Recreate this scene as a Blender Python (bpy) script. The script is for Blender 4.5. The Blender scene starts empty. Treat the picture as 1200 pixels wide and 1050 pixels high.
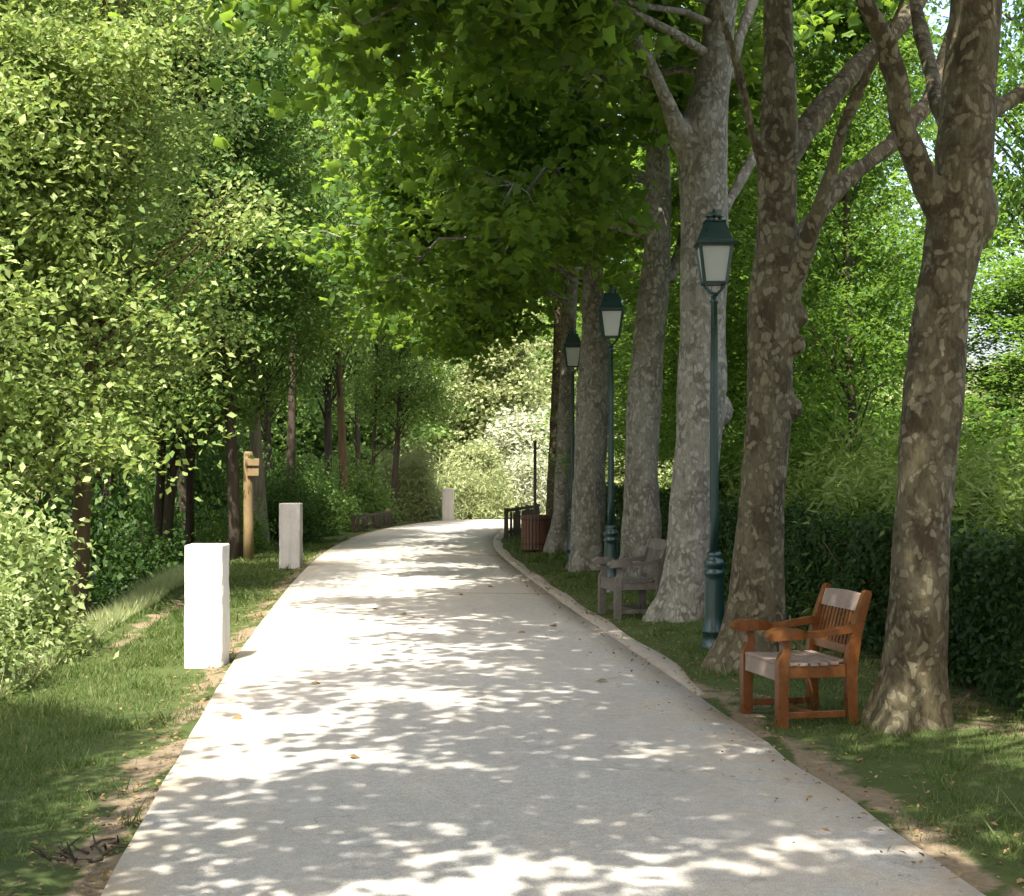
import bpy, bmesh, math, random
import numpy as np
from mathutils import Vector, Matrix, noise as mnoise

random.seed(7)
scene = bpy.context.scene
COL = scene.collection
F = 1800.0            # focal length in photo pixels (photo is 1200 wide)
HV = 543.0            # horizon row in the photo
CAM_H = 1.7


def wx(u, Y):
    return (u - 600.0) / F * Y


def wz(v, Y):
    return CAM_H - (v - HV) / F * Y


def sstep(x):
    x = np.clip(x, 0, 1)
    return x * x * (3 - 2 * x)


# ---------------------------------------------------------------- objects
def link(o, parent=None):
    COL.objects.link(o)
    if parent is not None:
        o.parent = parent
    return o


def thing(name, label, cat, loc=(0, 0, 0), rotz=0.0, group=None):
    o = bpy.data.objects.new(name, None)
    o.empty_display_size = 0.1
    link(o)
    o.location = loc
    o.rotation_euler = (0, 0, rotz)
    o['label'] = label
    o['category'] = cat
    if group:
        o['group'] = group
    return o


def tag(o, label, cat, group=None, kind=None):
    o['label'] = label
    o['category'] = cat
    if group:
        o['group'] = group
    if kind:
        o['kind'] = kind
    return o


def obj(name, me, parent=None):
    o = bpy.data.objects.new(name, me)
    return link(o, parent)


def bm_obj(name, bm, mat, parent=None, smooth=False):
    bmesh.ops.recalc_face_normals(bm, faces=bm.faces)
    me = bpy.data.meshes.new(name)
    bm.to_mesh(me)
    bm.free()
    me.materials.append(mat)
    if smooth:
        me.polygons.foreach_set('use_smooth', [True] * len(me.polygons))
    return obj(name, me, parent)


def np_mesh(name, V, T, mats, smooth=False, midx=None):
    """V (n,3) floats, T (m,3) or (m,4) ints."""
    me = bpy.data.meshes.new(name)
    V = np.ascontiguousarray(V, dtype=np.float32)
    T = np.ascontiguousarray(T, dtype=np.int32)
    k = T.shape[1]
    me.vertices.add(len(V))
    me.vertices.foreach_set('co', V.ravel())
    me.loops.add(T.size)
    me.loops.foreach_set('vertex_index', T.ravel())
    me.polygons.add(len(T))
    me.polygons.foreach_set('loop_start', np.arange(0, T.size, k, dtype=np.int32))
    if smooth:
        me.polygons.foreach_set('use_smooth', np.ones(len(T), dtype=bool))
    for m in (mats if isinstance(mats, (list, tuple)) else [mats]):
        me.materials.append(m)
    if midx is not None:
        me.polygons.foreach_set('material_index', np.asarray(midx, dtype=np.int32))
    me.update(calc_edges=True)
    return me


def dup(root, loc, rotz=0.0, scale=None, label=None, mats=None):
    r = root.copy()
    COL.objects.link(r)
    r.location = loc
    r.rotation_euler = (0, 0, rotz)
    if scale is not None:
        r.scale = scale if hasattr(scale, '__len__') else (scale,) * 3
    if label:
        r['label'] = label
    for ch in list(root.children):
        c = ch.copy()
        COL.objects.link(c)
        c.parent = r
        swap(c, mats)
        for g in list(ch.children):
            d = g.copy()
            COL.objects.link(d)
            d.parent = c
            swap(d, mats)
            for s in list(g.children):
                e = s.copy()
                COL.objects.link(e)
                e.parent = d
                swap(e, mats)
    return r


def swap(o, mats):
    """give one copy its own material (kept on the object)"""
    if not mats:
        return
    base = o.name.split('.')[0]
    m = mats.get(base, mats.get('*'))
    if m and o.material_slots:
        o.material_slots[0].link = 'OBJECT'
        o.material_slots[0].material = m


# -------------------------------------------------------------- materials
def new_mat(name):
    m = bpy.data.materials.new(name)
    m.use_nodes = True
    nt = m.node_tree
    nt.nodes.clear()
    out = nt.nodes.new('ShaderNodeOutputMaterial')
    return m, nt, out


def N(nt, typ, **kw):
    n = nt.nodes.new(typ)
    for k, v in kw.items():
        setattr(n, k, v)
    return n


def ramp(nt, fac, stops, interp='LINEAR'):
    r = N(nt, 'ShaderNodeValToRGB')
    r.color_ramp.interpolation = interp
    els = r.color_ramp.elements
    while len(els) < len(stops):
        els.new(0.5)
    for e, (p, c) in zip(els, stops):
        e.position = p
        e.color = (*c, 1) if len(c) == 3 else c
    nt.links.new(fac, r.inputs[0])
    return r.outputs[0]


def mixc(nt, fac, a, b, mode='MIX'):
    m = N(nt, 'ShaderNodeMix', data_type='RGBA', blend_type=mode)
    for s, v in ((m.inputs[0], fac), (m.inputs[6], a), (m.inputs[7], b)):
        if hasattr(v, 'is_linked'):
            nt.links.new(v, s)
        elif isinstance(v, (int, float)):
            s.default_value = v
        else:
            s.default_value = (*v, 1)
    return m.outputs[2]


def mathn(nt, op, a, b=None, c=None, clamp=False):
    m = N(nt, 'ShaderNodeMath', operation=op, use_clamp=clamp)
    for i, v in enumerate((a, b, c)):
        if v is None:
            continue
        if hasattr(v, 'is_linked'):
            nt.links.new(v, m.inputs[i])
        else:
            m.inputs[i].default_value = v
    return m.outputs[0]


def coords(nt, scale=(1, 1, 1), kind='Object'):
    tc = N(nt, 'ShaderNodeTexCoord')
    mp = N(nt, 'ShaderNodeMapping')
    mp.inputs['Scale'].default_value = scale
    nt.links.new(tc.outputs[kind], mp.inputs[0])
    return mp.outputs[0]


def noise(nt, vec, scale, detail=4.0, rough=0.55, dist=0.0):
    n = N(nt, 'ShaderNodeTexNoise')
    n.inputs['Scale'].default_value = scale
    n.inputs['Detail'].default_value = detail
    n.inputs['Roughness'].default_value = rough
    n.inputs['Distortion'].default_value = dist
    nt.links.new(vec, n.inputs['Vector'])
    return n.outputs['Fac']


def voronoi(nt, vec, scale, feature='F1', out='Distance'):
    n = N(nt, 'ShaderNodeTexVoronoi', feature=feature)
    n.inputs['Scale'].default_value = scale
    nt.links.new(vec, n.inputs['Vector'])
    return n.outputs[out]


def bump(nt, h, strength=0.3, dist=0.02):
    b = N(nt, 'ShaderNodeBump')
    b.inputs['Strength'].default_value = strength
    b.inputs['Distance'].default_value = dist
    nt.links.new(h, b.inputs['Height'])
    return b.outputs[0]


def principled(nt, out, color, rough=0.7, spec=0.3, normal=None, metal=0.0):
    p = N(nt, 'ShaderNodeBsdfPrincipled')
    if hasattr(color, 'is_linked'):
        nt.links.new(color, p.inputs['Base Color'])
    else:
        p.inputs['Base Color'].default_value = (*color, 1)
    if hasattr(rough, 'is_linked'):
        nt.links.new(rough, p.inputs['Roughness'])
    else:
        p.inputs['Roughness'].default_value = rough
    p.inputs['Specular IOR Level'].default_value = spec
    p.inputs['Metallic'].default_value = metal
    if normal is not None:
        nt.links.new(normal, p.inputs['Normal'])
    if out is not None:
        nt.links.new(p.outputs[0], out.inputs[0])
    return p


def leaf_mat(name, dark, mid, light, trans, tmix=0.4, rough=0.55, spec=0.18):
    m, nt, out = new_mat(name)
    g = N(nt, 'ShaderNodeNewGeometry')
    c = ramp(nt, g.outputs['Random Per Island'],
             [(0.0, dark), (0.45, mid), (0.9, light), (1.0, tuple(x * 1.12 for x in light))])
    v = coords(nt, (1, 1, 1))
    n = noise(nt, v, 0.9, 2.0)
    c2 = mixc(nt, mathn(nt, 'MULTIPLY', n, 0.45), c, tuple(x * 0.55 for x in mid))
    p = principled(nt, None, c2, rough, spec)
    t = N(nt, 'ShaderNodeBsdfTranslucent')
    tcol = mixc(nt, 0.75, c2, trans)
    nt.links.new(tcol, t.inputs[0])
    mx = N(nt, 'ShaderNodeMixShader')
    mx.inputs[0].default_value = tmix
    nt.links.new(p.outputs[0], mx.inputs[1])
    nt.links.new(t.outputs[0], mx.inputs[2])
    nt.links.new(mx.outputs[0], out.inputs[0])
    return m


def bark_plane(name, base, dark, pale, grey, pale_amt):
    """mottled flaking plane-tree bark"""
    m, nt, out = new_mat(name)
    v = coords(nt, (1, 1, 0.75))
    tcv = N(nt, 'ShaderNodeVectorMath', operation='ADD')
    sc = N(nt, 'ShaderNodeVectorMath', operation='SCALE')
    cn = N(nt, 'ShaderNodeTexNoise')
    cn.inputs['Scale'].default_value = 6.0
    nt.links.new(v, cn.inputs['Vector'])
    nt.links.new(cn.outputs['Color'], sc.inputs[0])
    sc.inputs['Scale'].default_value = 0.22
    nt.links.new(v, tcv.inputs[0])
    nt.links.new(sc.outputs[0], tcv.inputs[1])
    vv = tcv.outputs[0]
    n1 = noise(nt, vv, 5.5, 4.0, 0.6)
    n2 = noise(nt, vv, 19.0, 4.0, 0.6)
    n3 = noise(nt, v, 1.2, 2.0)
    vd = voronoi(nt, vv, 14.0, 'F1')
    c = mixc(nt, ramp(nt, n1, [(0.44, (0, 0, 0)), (0.57, (1, 1, 1))]), base, dark)
    c = mixc(nt, mathn(nt, 'MULTIPLY', ramp(nt, n2, [(0.50, (0, 0, 0)), (0.60, (1, 1, 1))]), 0.6), c, grey)
    pf = ramp(nt, mathn(nt, 'ADD', vd, mathn(nt, 'MULTIPLY', n3, -0.35)),
              [(0.0, (1, 1, 1)), (pale_amt, (1, 1, 1)), (pale_amt + 0.07, (0, 0, 0))])
    c = mixc(nt, mathn(nt, 'MULTIPLY', pf, 0.62), c, pale)
    fine = noise(nt, coords(nt, (1, 1, 0.3)), 60.0, 4.0, 0.6)
    c = mixc(nt, 0.6, c, ramp(nt, fine, [(0.3, (0.45, 0.45, 0.45)), (0.7, (1.15, 1.15, 1.15))]), 'MULTIPLY')
    h = mathn(nt, 'ADD', mathn(nt, 'MULTIPLY', n1, 0.6), mathn(nt, 'MULTIPLY', fine, 0.5))
    h = mathn(nt, 'SUBTRACT', h, mathn(nt, 'MULTIPLY', pf, 0.25))
    principled(nt, out, c, 0.85, 0.15, bump(nt, h, 0.7, 0.022))
    return m


def bark_plain(name, a, b):
    m, nt, out = new_mat(name)
    v = coords(nt, (1, 1, 0.15))
    n = noise(nt, v, 18.0, 5.0, 0.65)
    n2 = noise(nt, coords(nt, (1, 1, 0.5)), 3.0, 3.0)
    c = mixc(nt, ramp(nt, n, [(0.35, (0, 0, 0)), (0.65, (1, 1, 1))]), a, b)
    c = mixc(nt, mathn(nt, 'MULTIPLY', n2, 0.5), c, tuple(x * 1.6 for x in b))
    principled(nt, out, c, 0.9, 0.1, bump(nt, n, 0.8, 0.02))
    return m


def wood_mat(name, a, b, worn, worn_amt=0.3, rough=0.45, spec=0.4):
    m, nt, out = new_mat(name)
    v = coords(nt, (1, 1, 1))
    n = noise(nt, coords(nt, (6, 6, 6)), 2.2, 7.0, 0.75, 2.5)
    n2 = noise(nt, v, 7.0, 4.0, 0.6)
    c = mixc(nt, n, a, b)
    c = mixc(nt, mathn(nt, 'MULTIPLY', ramp(nt, n2, [(0.5, (0, 0, 0)), (0.72, (1, 1, 1))]), worn_amt), c, worn)
    r = mathn(nt, 'ADD', mathn(nt, 'MULTIPLY', n2, 0.3), rough - 0.15)
    principled(nt, out, c, r, spec, bump(nt, n, 0.25, 0.004))
    return m


def stone_mat(name, a, b, stain):
    m, nt, out = new_mat(name)
    v = coords(nt)
    n = noise(nt, v, 5.0, 6.0, 0.65)
    n2 = noise(nt, v, 90.0, 3.0, 0.6)
    c = mixc(nt, n, a, b)
    c = mixc(nt, 0.35, c, ramp(nt, n2, [(0.35, (0.6, 0.6, 0.6)), (0.6, (1.1, 1.1, 1.1))]), 'MULTIPLY')
    # splashed dirt near the foot, a stain with its own shape
    sx = N(nt, 'ShaderNodeSeparateXYZ')
    nt.links.new(v, sx.inputs[0])
    k = mathn(nt, 'SUBTRACT', 0.34, mathn(nt, 'ADD', sx.outputs[2], mathn(nt, 'MULTIPLY', n, 0.35)))
    k = mathn(nt, 'MULTIPLY', k, 3.5, clamp=True)
    c = mixc(nt, mathn(nt, 'MULTIPLY', k, 0.65, clamp=True), c, stain)
    st = noise(nt, coords(nt, (9, 9, 0.8)), 2.2, 4.0)
    c = mixc(nt, mathn(nt, 'MULTIPLY', ramp(nt, st, [(0.5, (0, 0, 0)), (0.75, (1, 1, 1))]), 0.5), c, tuple(x * 0.7 for x in b))
    principled(nt, out, c, 0.9, 0.2, bump(nt, mathn(nt, 'ADD', n, mathn(nt, 'MULTIPLY', n2, 0.4)), 0.35, 0.01))
    return m


def paint_mat(name, col, rough=0.45):
    m, nt, out = new_mat(name)
    v = coords(nt)
    n = noise(nt, v, 14.0, 5.0, 0.6)
    c = mixc(nt, mathn(nt, 'MULTIPLY', n, 0.6), col, tuple(min(1, x * 1.9 + 0.01) for x in col))
    r = mathn(nt, 'ADD', mathn(nt, 'MULTIPLY', n, 0.3), rough - 0.15)
    principled(nt, out, c, r, 0.5, bump(nt, n, 0.1, 0.003))
    return m


def plain_mat(name, col, rough=0.7, spec=0.3, var=0.4, scale=10):
    m, nt, out = new_mat(name)
    n = noise(nt, coords(nt), scale, 5.0)
    c = mixc(nt, mathn(nt, 'MULTIPLY', n, var), col, tuple(x * 0.4 for x in col))
    principled(nt, out, c, rough, spec, bump(nt, n, 0.2, 0.005))
    return m


M = {}
M['plane_leaf'] = leaf_mat('plane_leaf', (0.040, 0.092, 0.015), (0.070, 0.145, 0.024), (0.12, 0.195, 0.038),
                           (0.25, 0.37, 0.032), 0.56)
M['wood_leaf'] = leaf_mat('wood_leaf', (0.038, 0.085, 0.018), (0.095, 0.178, 0.038), (0.225, 0.315, 0.10),
                          (0.25, 0.37, 0.06), 0.42)
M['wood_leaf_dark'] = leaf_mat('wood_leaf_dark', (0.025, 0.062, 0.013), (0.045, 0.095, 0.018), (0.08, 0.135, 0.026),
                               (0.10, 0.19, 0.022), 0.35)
M['wood_leaf_yellow'] = leaf_mat('wood_leaf_yellow', (0.060, 0.110, 0.024), (0.155, 0.228, 0.055), (0.35, 0.41, 0.165),
                                 (0.36, 0.45, 0.10), 0.42)
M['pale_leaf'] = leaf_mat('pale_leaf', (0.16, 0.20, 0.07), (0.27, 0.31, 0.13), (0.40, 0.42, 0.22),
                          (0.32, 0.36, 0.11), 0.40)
M['glare_leaf'] = leaf_mat('glare_leaf', (0.27, 0.30, 0.16), (0.43, 0.45, 0.29), (0.58, 0.59, 0.43),
                            (0.38, 0.40, 0.22), 0.35)  # pale foliage whitened further, the sun's overexposure put into its colour
M['bush_leaf'] = leaf_mat('bush_leaf', (0.10, 0.16, 0.04), (0.21, 0.275, 0.09), (0.35, 0.40, 0.19),
                          (0.36, 0.45, 0.11), 0.40)
M['hedge_and_shade_leaf'] = leaf_mat('hedge_and_shade_leaf', (0.012, 0.031, 0.006), (0.022, 0.051, 0.009), (0.045, 0.085, 0.017),
                           (0.06, 0.13, 0.016), 0.3)  # clipped hedge; also darkens the ditch bushes in place of shade
M['feather_leaf'] = leaf_mat('feather_leaf', (0.075, 0.125, 0.024), (0.12, 0.18, 0.038), (0.20, 0.25, 0.075),
                             (0.22, 0.32, 0.04), 0.42)
M['right_leaf'] = leaf_mat('right_leaf', (0.045, 0.105, 0.020), (0.075, 0.155, 0.028), (0.13, 0.21, 0.045),
                           (0.23, 0.38, 0.04), 0.5)
M['grass_blade'] = leaf_mat('grass_blade', (0.030, 0.064, 0.012), (0.062, 0.102, 0.020), (0.185, 0.185, 0.075),
                            (0.12, 0.22, 0.02), 0.35, 0.6, 0.2)
M['dry_leaf'] = leaf_mat('dry_leaf', (0.10, 0.06, 0.025), (0.19, 0.12, 0.05), (0.30, 0.21, 0.10), (0.28, 0.17, 0.06), 0.2)
M['bark_warm'] = bark_plane('bark_warm', (0.092, 0.077, 0.042), (0.050, 0.037, 0.019), (0.20, 0.175, 0.11), (0.118, 0.102, 0.064), 0.17)
M['bark_grey'] = bark_plane('bark_grey', (0.185, 0.172, 0.133), (0.115, 0.104, 0.077), (0.31, 0.295, 0.24), (0.22, 0.21, 0.172), 0.17)
M['bark_dark'] = bark_plain('bark_dark', (0.022, 0.017, 0.012), (0.06, 0.047, 0.033))
M['bark_brown'] = bark_plain('bark_brown', (0.05, 0.033, 0.018), (0.13, 0.09, 0.05))
M['bark_pale'] = bark_plain('bark_pale', (0.09, 0.075, 0.055), (0.24, 0.21, 0.165))
M['twig'] = bark_plain('twig', (0.04, 0.03, 0.02), (0.09, 0.07, 0.045))
M['chair_wood'] = wood_mat('chair_wood', (0.060, 0.018, 0.005), (0.155, 0.054, 0.012), (0.26, 0.11, 0.032), 0.4, 0.30)
M['sunlit_chair_wood'] = wood_mat('sunlit_chair_wood', (0.15, 0.10, 0.07), (0.24, 0.18, 0.135), (0.34, 0.28, 0.225), 0.5, 0.6)  # paler chair wood: light on seat and front rail put into the colour
M['grey_wood'] = wood_mat('grey_wood', (0.070, 0.060, 0.047), (0.135, 0.119, 0.096), (0.21, 0.195, 0.165), 0.45, 0.8, 0.15)
M['footing'] = plain_mat('footing', (0.30, 0.24, 0.16), 0.95, 0.1)
M['bin_wood'] = wood_mat('bin_wood', (0.065, 0.028, 0.015), (0.13, 0.057, 0.029), (0.19, 0.105, 0.06), 0.3, 0.6)
M['fence_wood'] = wood_mat('fence_wood', (0.045, 0.034, 0.024), (0.09, 0.07, 0.048), (0.16, 0.13, 0.095), 0.3, 0.8, 0.15)
M['post_wood'] = wood_mat('post_wood', (0.12, 0.080, 0.037), (0.20, 0.14, 0.065), (0.27, 0.21, 0.12), 0.3, 0.7, 0.2)
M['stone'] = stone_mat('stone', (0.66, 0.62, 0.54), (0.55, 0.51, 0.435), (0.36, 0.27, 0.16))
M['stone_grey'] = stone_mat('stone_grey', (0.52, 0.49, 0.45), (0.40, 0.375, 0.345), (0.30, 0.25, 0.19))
M['lamp_green'] = paint_mat('lamp_green', (0.004, 0.020, 0.016), 0.32)
M['iron'] = plain_mat('iron', (0.045, 0.028, 0.022), 0.6, 0.4)
M['liner'] = plain_mat('liner', (0.02, 0.02, 0.02), 0.5, 0.3)

# milky lantern glass
m, nt, out = new_mat('milk_glass')
p = principled(nt, None, mixc(nt, noise(nt, coords(nt), 6.0), (0.70, 0.72, 0.68), (0.60, 0.62, 0.57)), 0.25, 0.5)
t = N(nt, 'ShaderNodeBsdfTranslucent')
t.inputs[0].default_value = (0.75, 0.76, 0.70, 1)
mx = N(nt, 'ShaderNodeMixShader')
mx.inputs[0].default_value = 0.5
nt.links.new(p.outputs[0], mx.inputs[1])
nt.links.new(t.outputs[0], mx.inputs[2])
nt.links.new(mx.outputs[0], out.inputs[0])
M['milk_glass'] = m

# path surface
m, nt, out = new_mat('path_surface')
v = coords(nt)
n1 = noise(nt, v, 0.7, 4.0)
n2 = noise(nt, v, 130.0, 3.0, 0.7)
n3 = noise(nt, coords(nt, (1.0, 0.35, 1)), 3.5, 6.0, 0.6)
c = mixc(nt, n1, (0.375, 0.355, 0.31), (0.29, 0.275, 0.24))
c = mixc(nt, mathn(nt, 'MULTIPLY', ramp(nt, n3, [(0.45, (0, 0, 0)), (0.75, (1, 1, 1))]), 0.45), c, (0.42, 0.36, 0.28))
c = mixc(nt, 0.75, c, ramp(nt, n2, [(0.34, (0.5, 0.5, 0.5)), (0.6, (1.15, 1.15, 1.15))]), 'MULTIPLY')
n4 = noise(nt, v, 22.0, 4.0, 0.7)
c = mixc(nt, 0.6, c, ramp(nt, n4, [(0.3, (0.72, 0.71, 0.69)), (0.65, (1.1, 1.1, 1.1))]), 'MULTIPLY')
dv = N(nt, 'ShaderNodeVectorMath', operation='ADD')
dn = N(nt, 'ShaderNodeTexNoise')
dn.inputs['Scale'].default_value = 2.5
nt.links.new(v, dn.inputs['Vector'])
nt.links.new(v, dv.inputs[0])
nt.links.new(dn.outputs['Color'], dv.inputs[1])
ck = voronoi(nt, dv.outputs[0], 0.55, 'DISTANCE_TO_EDGE')
ckm = mathn(nt, 'MULTIPLY', ramp(nt, ck, [(0.0, (1, 1, 1)), (0.008, (0, 0, 0))]), ramp(nt, n1, [(0.45, (0, 0, 0)), (0.55, (1, 1, 1))]))
c = mixc(nt, mathn(nt, 'MULTIPLY', ckm, 0.6), c, (0.13, 0.12, 0.10))
sp = voronoi(nt, v, 45.0, 'F1', 'Distance')
c = mixc(nt, mathn(nt, 'MULTIPLY', ramp(nt, sp, [(0.06, (1, 1, 1)), (0.14, (0, 0, 0))]), 0.4), c, (0.22, 0.20, 0.17))
# dusty tint along the margins (vertex mask from the distance to the edge)
at = N(nt, 'ShaderNodeAttribute', attribute_name='edge')
ef = mathn(nt, 'MULTIPLY', at.outputs['Fac'], ramp(nt, noise(nt, v, 2.2, 5.0, 0.65), [(0.35, (0, 0, 0)), (0.6, (1, 1, 1))]))
c = mixc(nt, mathn(nt, 'MULTIPLY', ef, 0.75), c, (0.34, 0.265, 0.17))
hh = mathn(nt, 'ADD', n2, mathn(nt, 'MULTIPLY', n3, 0.6))
principled(nt, out, c, 0.9, 0.15, bump(nt, mathn(nt, 'ADD', hh, n4), 0.5, 0.008))
M['path'] = m
M['joint'] = plain_mat('joint', (0.10, 0.09, 0.075), 0.95, 0.1)
M['kerb'] = stone_mat('kerb_stone', (0.27, 0.25, 0.21), (0.20, 0.182, 0.15), (0.36, 0.29, 0.2))

# ground: grass / bare dry soil / dark woodland floor by vertex mask
m, nt, out = new_mat('ground_soil')
v = coords(nt)
n1 = noise(nt, v, 1.3, 5.0, 0.6)
n2 = noise(nt, v, 26.0, 5.0, 0.7)
n3 = noise(nt, v, 6.0, 4.0, 0.6)
grass = mixc(nt, n3, (0.032, 0.056, 0.013), (0.064, 0.080, 0.024))
grass = mixc(nt, mathn(nt, 'MULTIPLY', n2, 0.6), grass, (0.055, 0.065, 0.022))
dirt = mixc(nt, n3, (0.22, 0.172, 0.112), (0.14, 0.105, 0.064))
dirt = mixc(nt, 0.6, dirt, ramp(nt, n2, [(0.3, (0.55, 0.55, 0.55)), (0.7, (1.15, 1.15, 1.15))]), 'MULTIPLY')
at = N(nt, 'ShaderNodeAttribute', attribute_name='dirt')
f = mathn(nt, 'ADD', at.outputs['Fac'], mathn(nt, 'MULTIPLY', mathn(nt, 'SUBTRACT', n1, 0.5), 1.6))
f = mathn(nt, 'ADD', f, mathn(nt, 'MULTIPLY', mathn(nt, 'SUBTRACT', n3, 0.5), 0.8))
c = mixc(nt, ramp(nt, f, [(0.42, (0, 0, 0)), (0.62, (1, 1, 1))]), grass, dirt)
at2 = N(nt, 'ShaderNodeAttribute', attribute_name='litter')
litter = mixc(nt, n2, (0.016, 0.015, 0.008), (0.045, 0.040, 0.020))
c = mixc(nt, at2.outputs['Fac'], c, litter)
principled(nt, out, c, 0.95, 0.1, bump(nt, mathn(nt, 'ADD', n2, n3), 0.6, 0.03))
M['ground'] = m

# -------------------------------------------------------- path and terrain
LE = np.array([(0.14, -10), (-1.61, 6.04), (-2.43, 13.48), (-3.16, 22.3), (-3.52, 28), (-3.68, 33), (-3.5, 38),
               (-2.75, 43.5), (-1.7, 46.5), (0.2, 51), (3.0, 56), (9, 64), (30, 90)], float)
RE = np.array([(3.3, -10), (1.83, 6.2), (1.50, 9.65), (0.72, 17.3), (0.22, 22.7), (-0.24, 28.3), (-0.46, 32.2),
               (-0.42, 36), (-0.2, 41), (0.35, 45), (1.6, 48.5), (3.8, 52), (7.5, 57), (13, 63), (34, 88)], float)


def smooth_poly(P, step=0.5, win=5):
    ys = np.arange(P[0, 1], P[-1, 1] + 1e-6, step)
    xs = np.interp(ys, P[:, 1], P[:, 0])
    pad = np.pad(xs, win, mode='edge')
    # keep end slopes
    pad[:win] = xs[0] - (xs[1] - xs[0]) * np.arange(win, 0, -1)
    pad[-win:] = xs[-1] + (xs[-1] - xs[-2]) * np.arange(1, win + 1)
    k = np.ones(2 * win + 1) / (2 * win + 1)
    return ys, np.convolve(pad, k, 'valid')


LYS, LXS = smooth_poly(LE)
RYS, RXS = smooth_poly(RE)


def Lx(y):
    return np.interp(y, LYS, LXS)


def Rx(y):
    return np.interp(y, RYS, RXS)


def gz(x, y):
    x = np.asarray(x, float)
    y = np.asarray(y, float)
    d = Lx(y) - x
    w = 1.45 + 0.15 * np.sin(y * 0.6) - 0.35 * sstep((y - 24) / 6)
    drop = -2.1 * sstep((d - w) / 3.2)
    rise = 2.6 * sstep((d - w - 4.2) / 9.0)
    z = drop + rise
    z = z - 0.03 * sstep(d / 0.25) * (d > 0) * (d < w)          # verge a touch below the slab
    z = z + 0.02 * np.sin(x * 1.7 + y * 0.8) * np.sin(y * 1.3) * sstep((d - 0.1) / 0.6)
    e = x - Rx(y)
    z = z + 0.05 * sstep((e - 0.4) / 1.2) + 0.015 * np.sin(x * 2.1) * np.sin(y * 1.5) * sstep((e - 0.3) / 0.6)
    z = z - np.clip(0.07 * (y - 45.5), 0, 1.6) * sstep((y - 45) / 4)
    return z


def gz1(x, y):
    return float(gz(np.array([x]), np.array([y]))[0])


xs = np.unique(np.concatenate([np.linspace(-400, -60, 12), np.linspace(-60, -14, 36), np.arange(-14, 7.01, 0.16),
                               np.linspace(7, 30, 30), np.linspace(30, 400, 14)]).round(3))
ys = np.unique(np.concatenate([np.linspace(-60, -8, 14), np.arange(-8, 50, 0.2), np.linspace(50, 100, 50),
                               np.linspace(100, 600, 14)]).round(3))
GX, GY = np.meshgrid(xs, ys)
GZ = gz(GX, GY)
V = np.stack([GX, GY, GZ], -1).reshape(-1, 3)
nx, ny = len(xs), len(ys)
idx = np.arange(nx * ny).reshape(ny, nx)
Q = np.stack([idx[:-1, :-1], idx[:-1, 1:], idx[1:, 1:], idx[1:, :-1]], -1).reshape(-1, 4)
me = np_mesh('ground', V, Q, M['ground'], True)
D = (Lx(GY) - GX).ravel()
E = (GX - Rx(GY)).ravel()
gy = GY.ravel()
dl = np.where(D > 0, np.exp(-np.clip(D, 0, None) / 0.21) * 1.1, 0)
dl += np.where(D > 0, 0.75 * np.exp(-((D - 1.25) / 0.12) ** 2) * sstep((gy - 13) / 2) * (gy < 21), 0)
dl = np.where((D > 0) & (gy < 10), dl * 1.2, dl)
dr = np.where(E > 0, np.exp(-np.clip(E, 0, None) / 0.24) * 1.15, 0)
dr = np.where((E > 0) & (gy < 12), np.maximum(dr, 0.22), dr)
dr = np.where((E > 0.0) & (gy >= 12), dr * 0.75, dr)
# bare worn patch under the hedge and round the trunks
dr = np.where(E > 1.35, np.maximum(dr, 0.5), dr)
dirt = np.clip(dl + dr, 0, 1.2)
lit = np.clip(sstep((D - 1.9) / 0.9), 0, 1)
for nm, arr in (('dirt', dirt), ('litter', lit)):
    a = me.attributes.new(nm, 'FLOAT', 'POINT')
    a.data.foreach_set('value', arr.astype(np.float32))
g = obj('ground', me)
g['kind'] = 'structure'
tag(g, 'grassy verges and dark woodland floor around the pale path', 'ground')

# path slab
rows = np.arange(-10, 64, 0.25)
rows = np.unique(np.concatenate([rows, [19.82, 19.87, 28.0, 28.06]]).round(3))
cols = np.linspace(0, 1, 13)
rng = np.random.default_rng(3)
jl = np.array([mnoise.noise(Vector((0.0, y * 1.3, 2.0))) * 0.012 for y in rows])
jr = np.array([mnoise.noise(Vector((5.0, y * 1.1, 7.0))) * (0.035 if y < 9.5 else 0.015) for y in rows])
PL = Lx(rows) + jl
PR = Rx(rows) + jr
PX = PL[:, None] + (PR - PL)[:, None] * cols[None, :]
PY = np.repeat(rows[:, None], len(cols), 1)
PZ = gz(PX, PY) * 0 - (np.clip(0.07 * (PY - 45.5), 0, 1.6) * sstep((PY - 45) / 4)) + 0.016
PZ += 0.012 * np.sin(np.pi * cols)[None, :]
V = np.stack([PX, PY, PZ], -1).reshape(-1, 3)
skirt0 = V.reshape(len(rows), len(cols), 3)
n_r, n_c = len(rows), len(cols)
idx = np.arange(n_r * n_c).reshape(n_r, n_c)
Q = np.stack([idx[:-1, :-1], idx[:-1, 1:], idx[1:, 1:], idx[1:, :-1]], -1).reshape(-1, 4)
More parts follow.
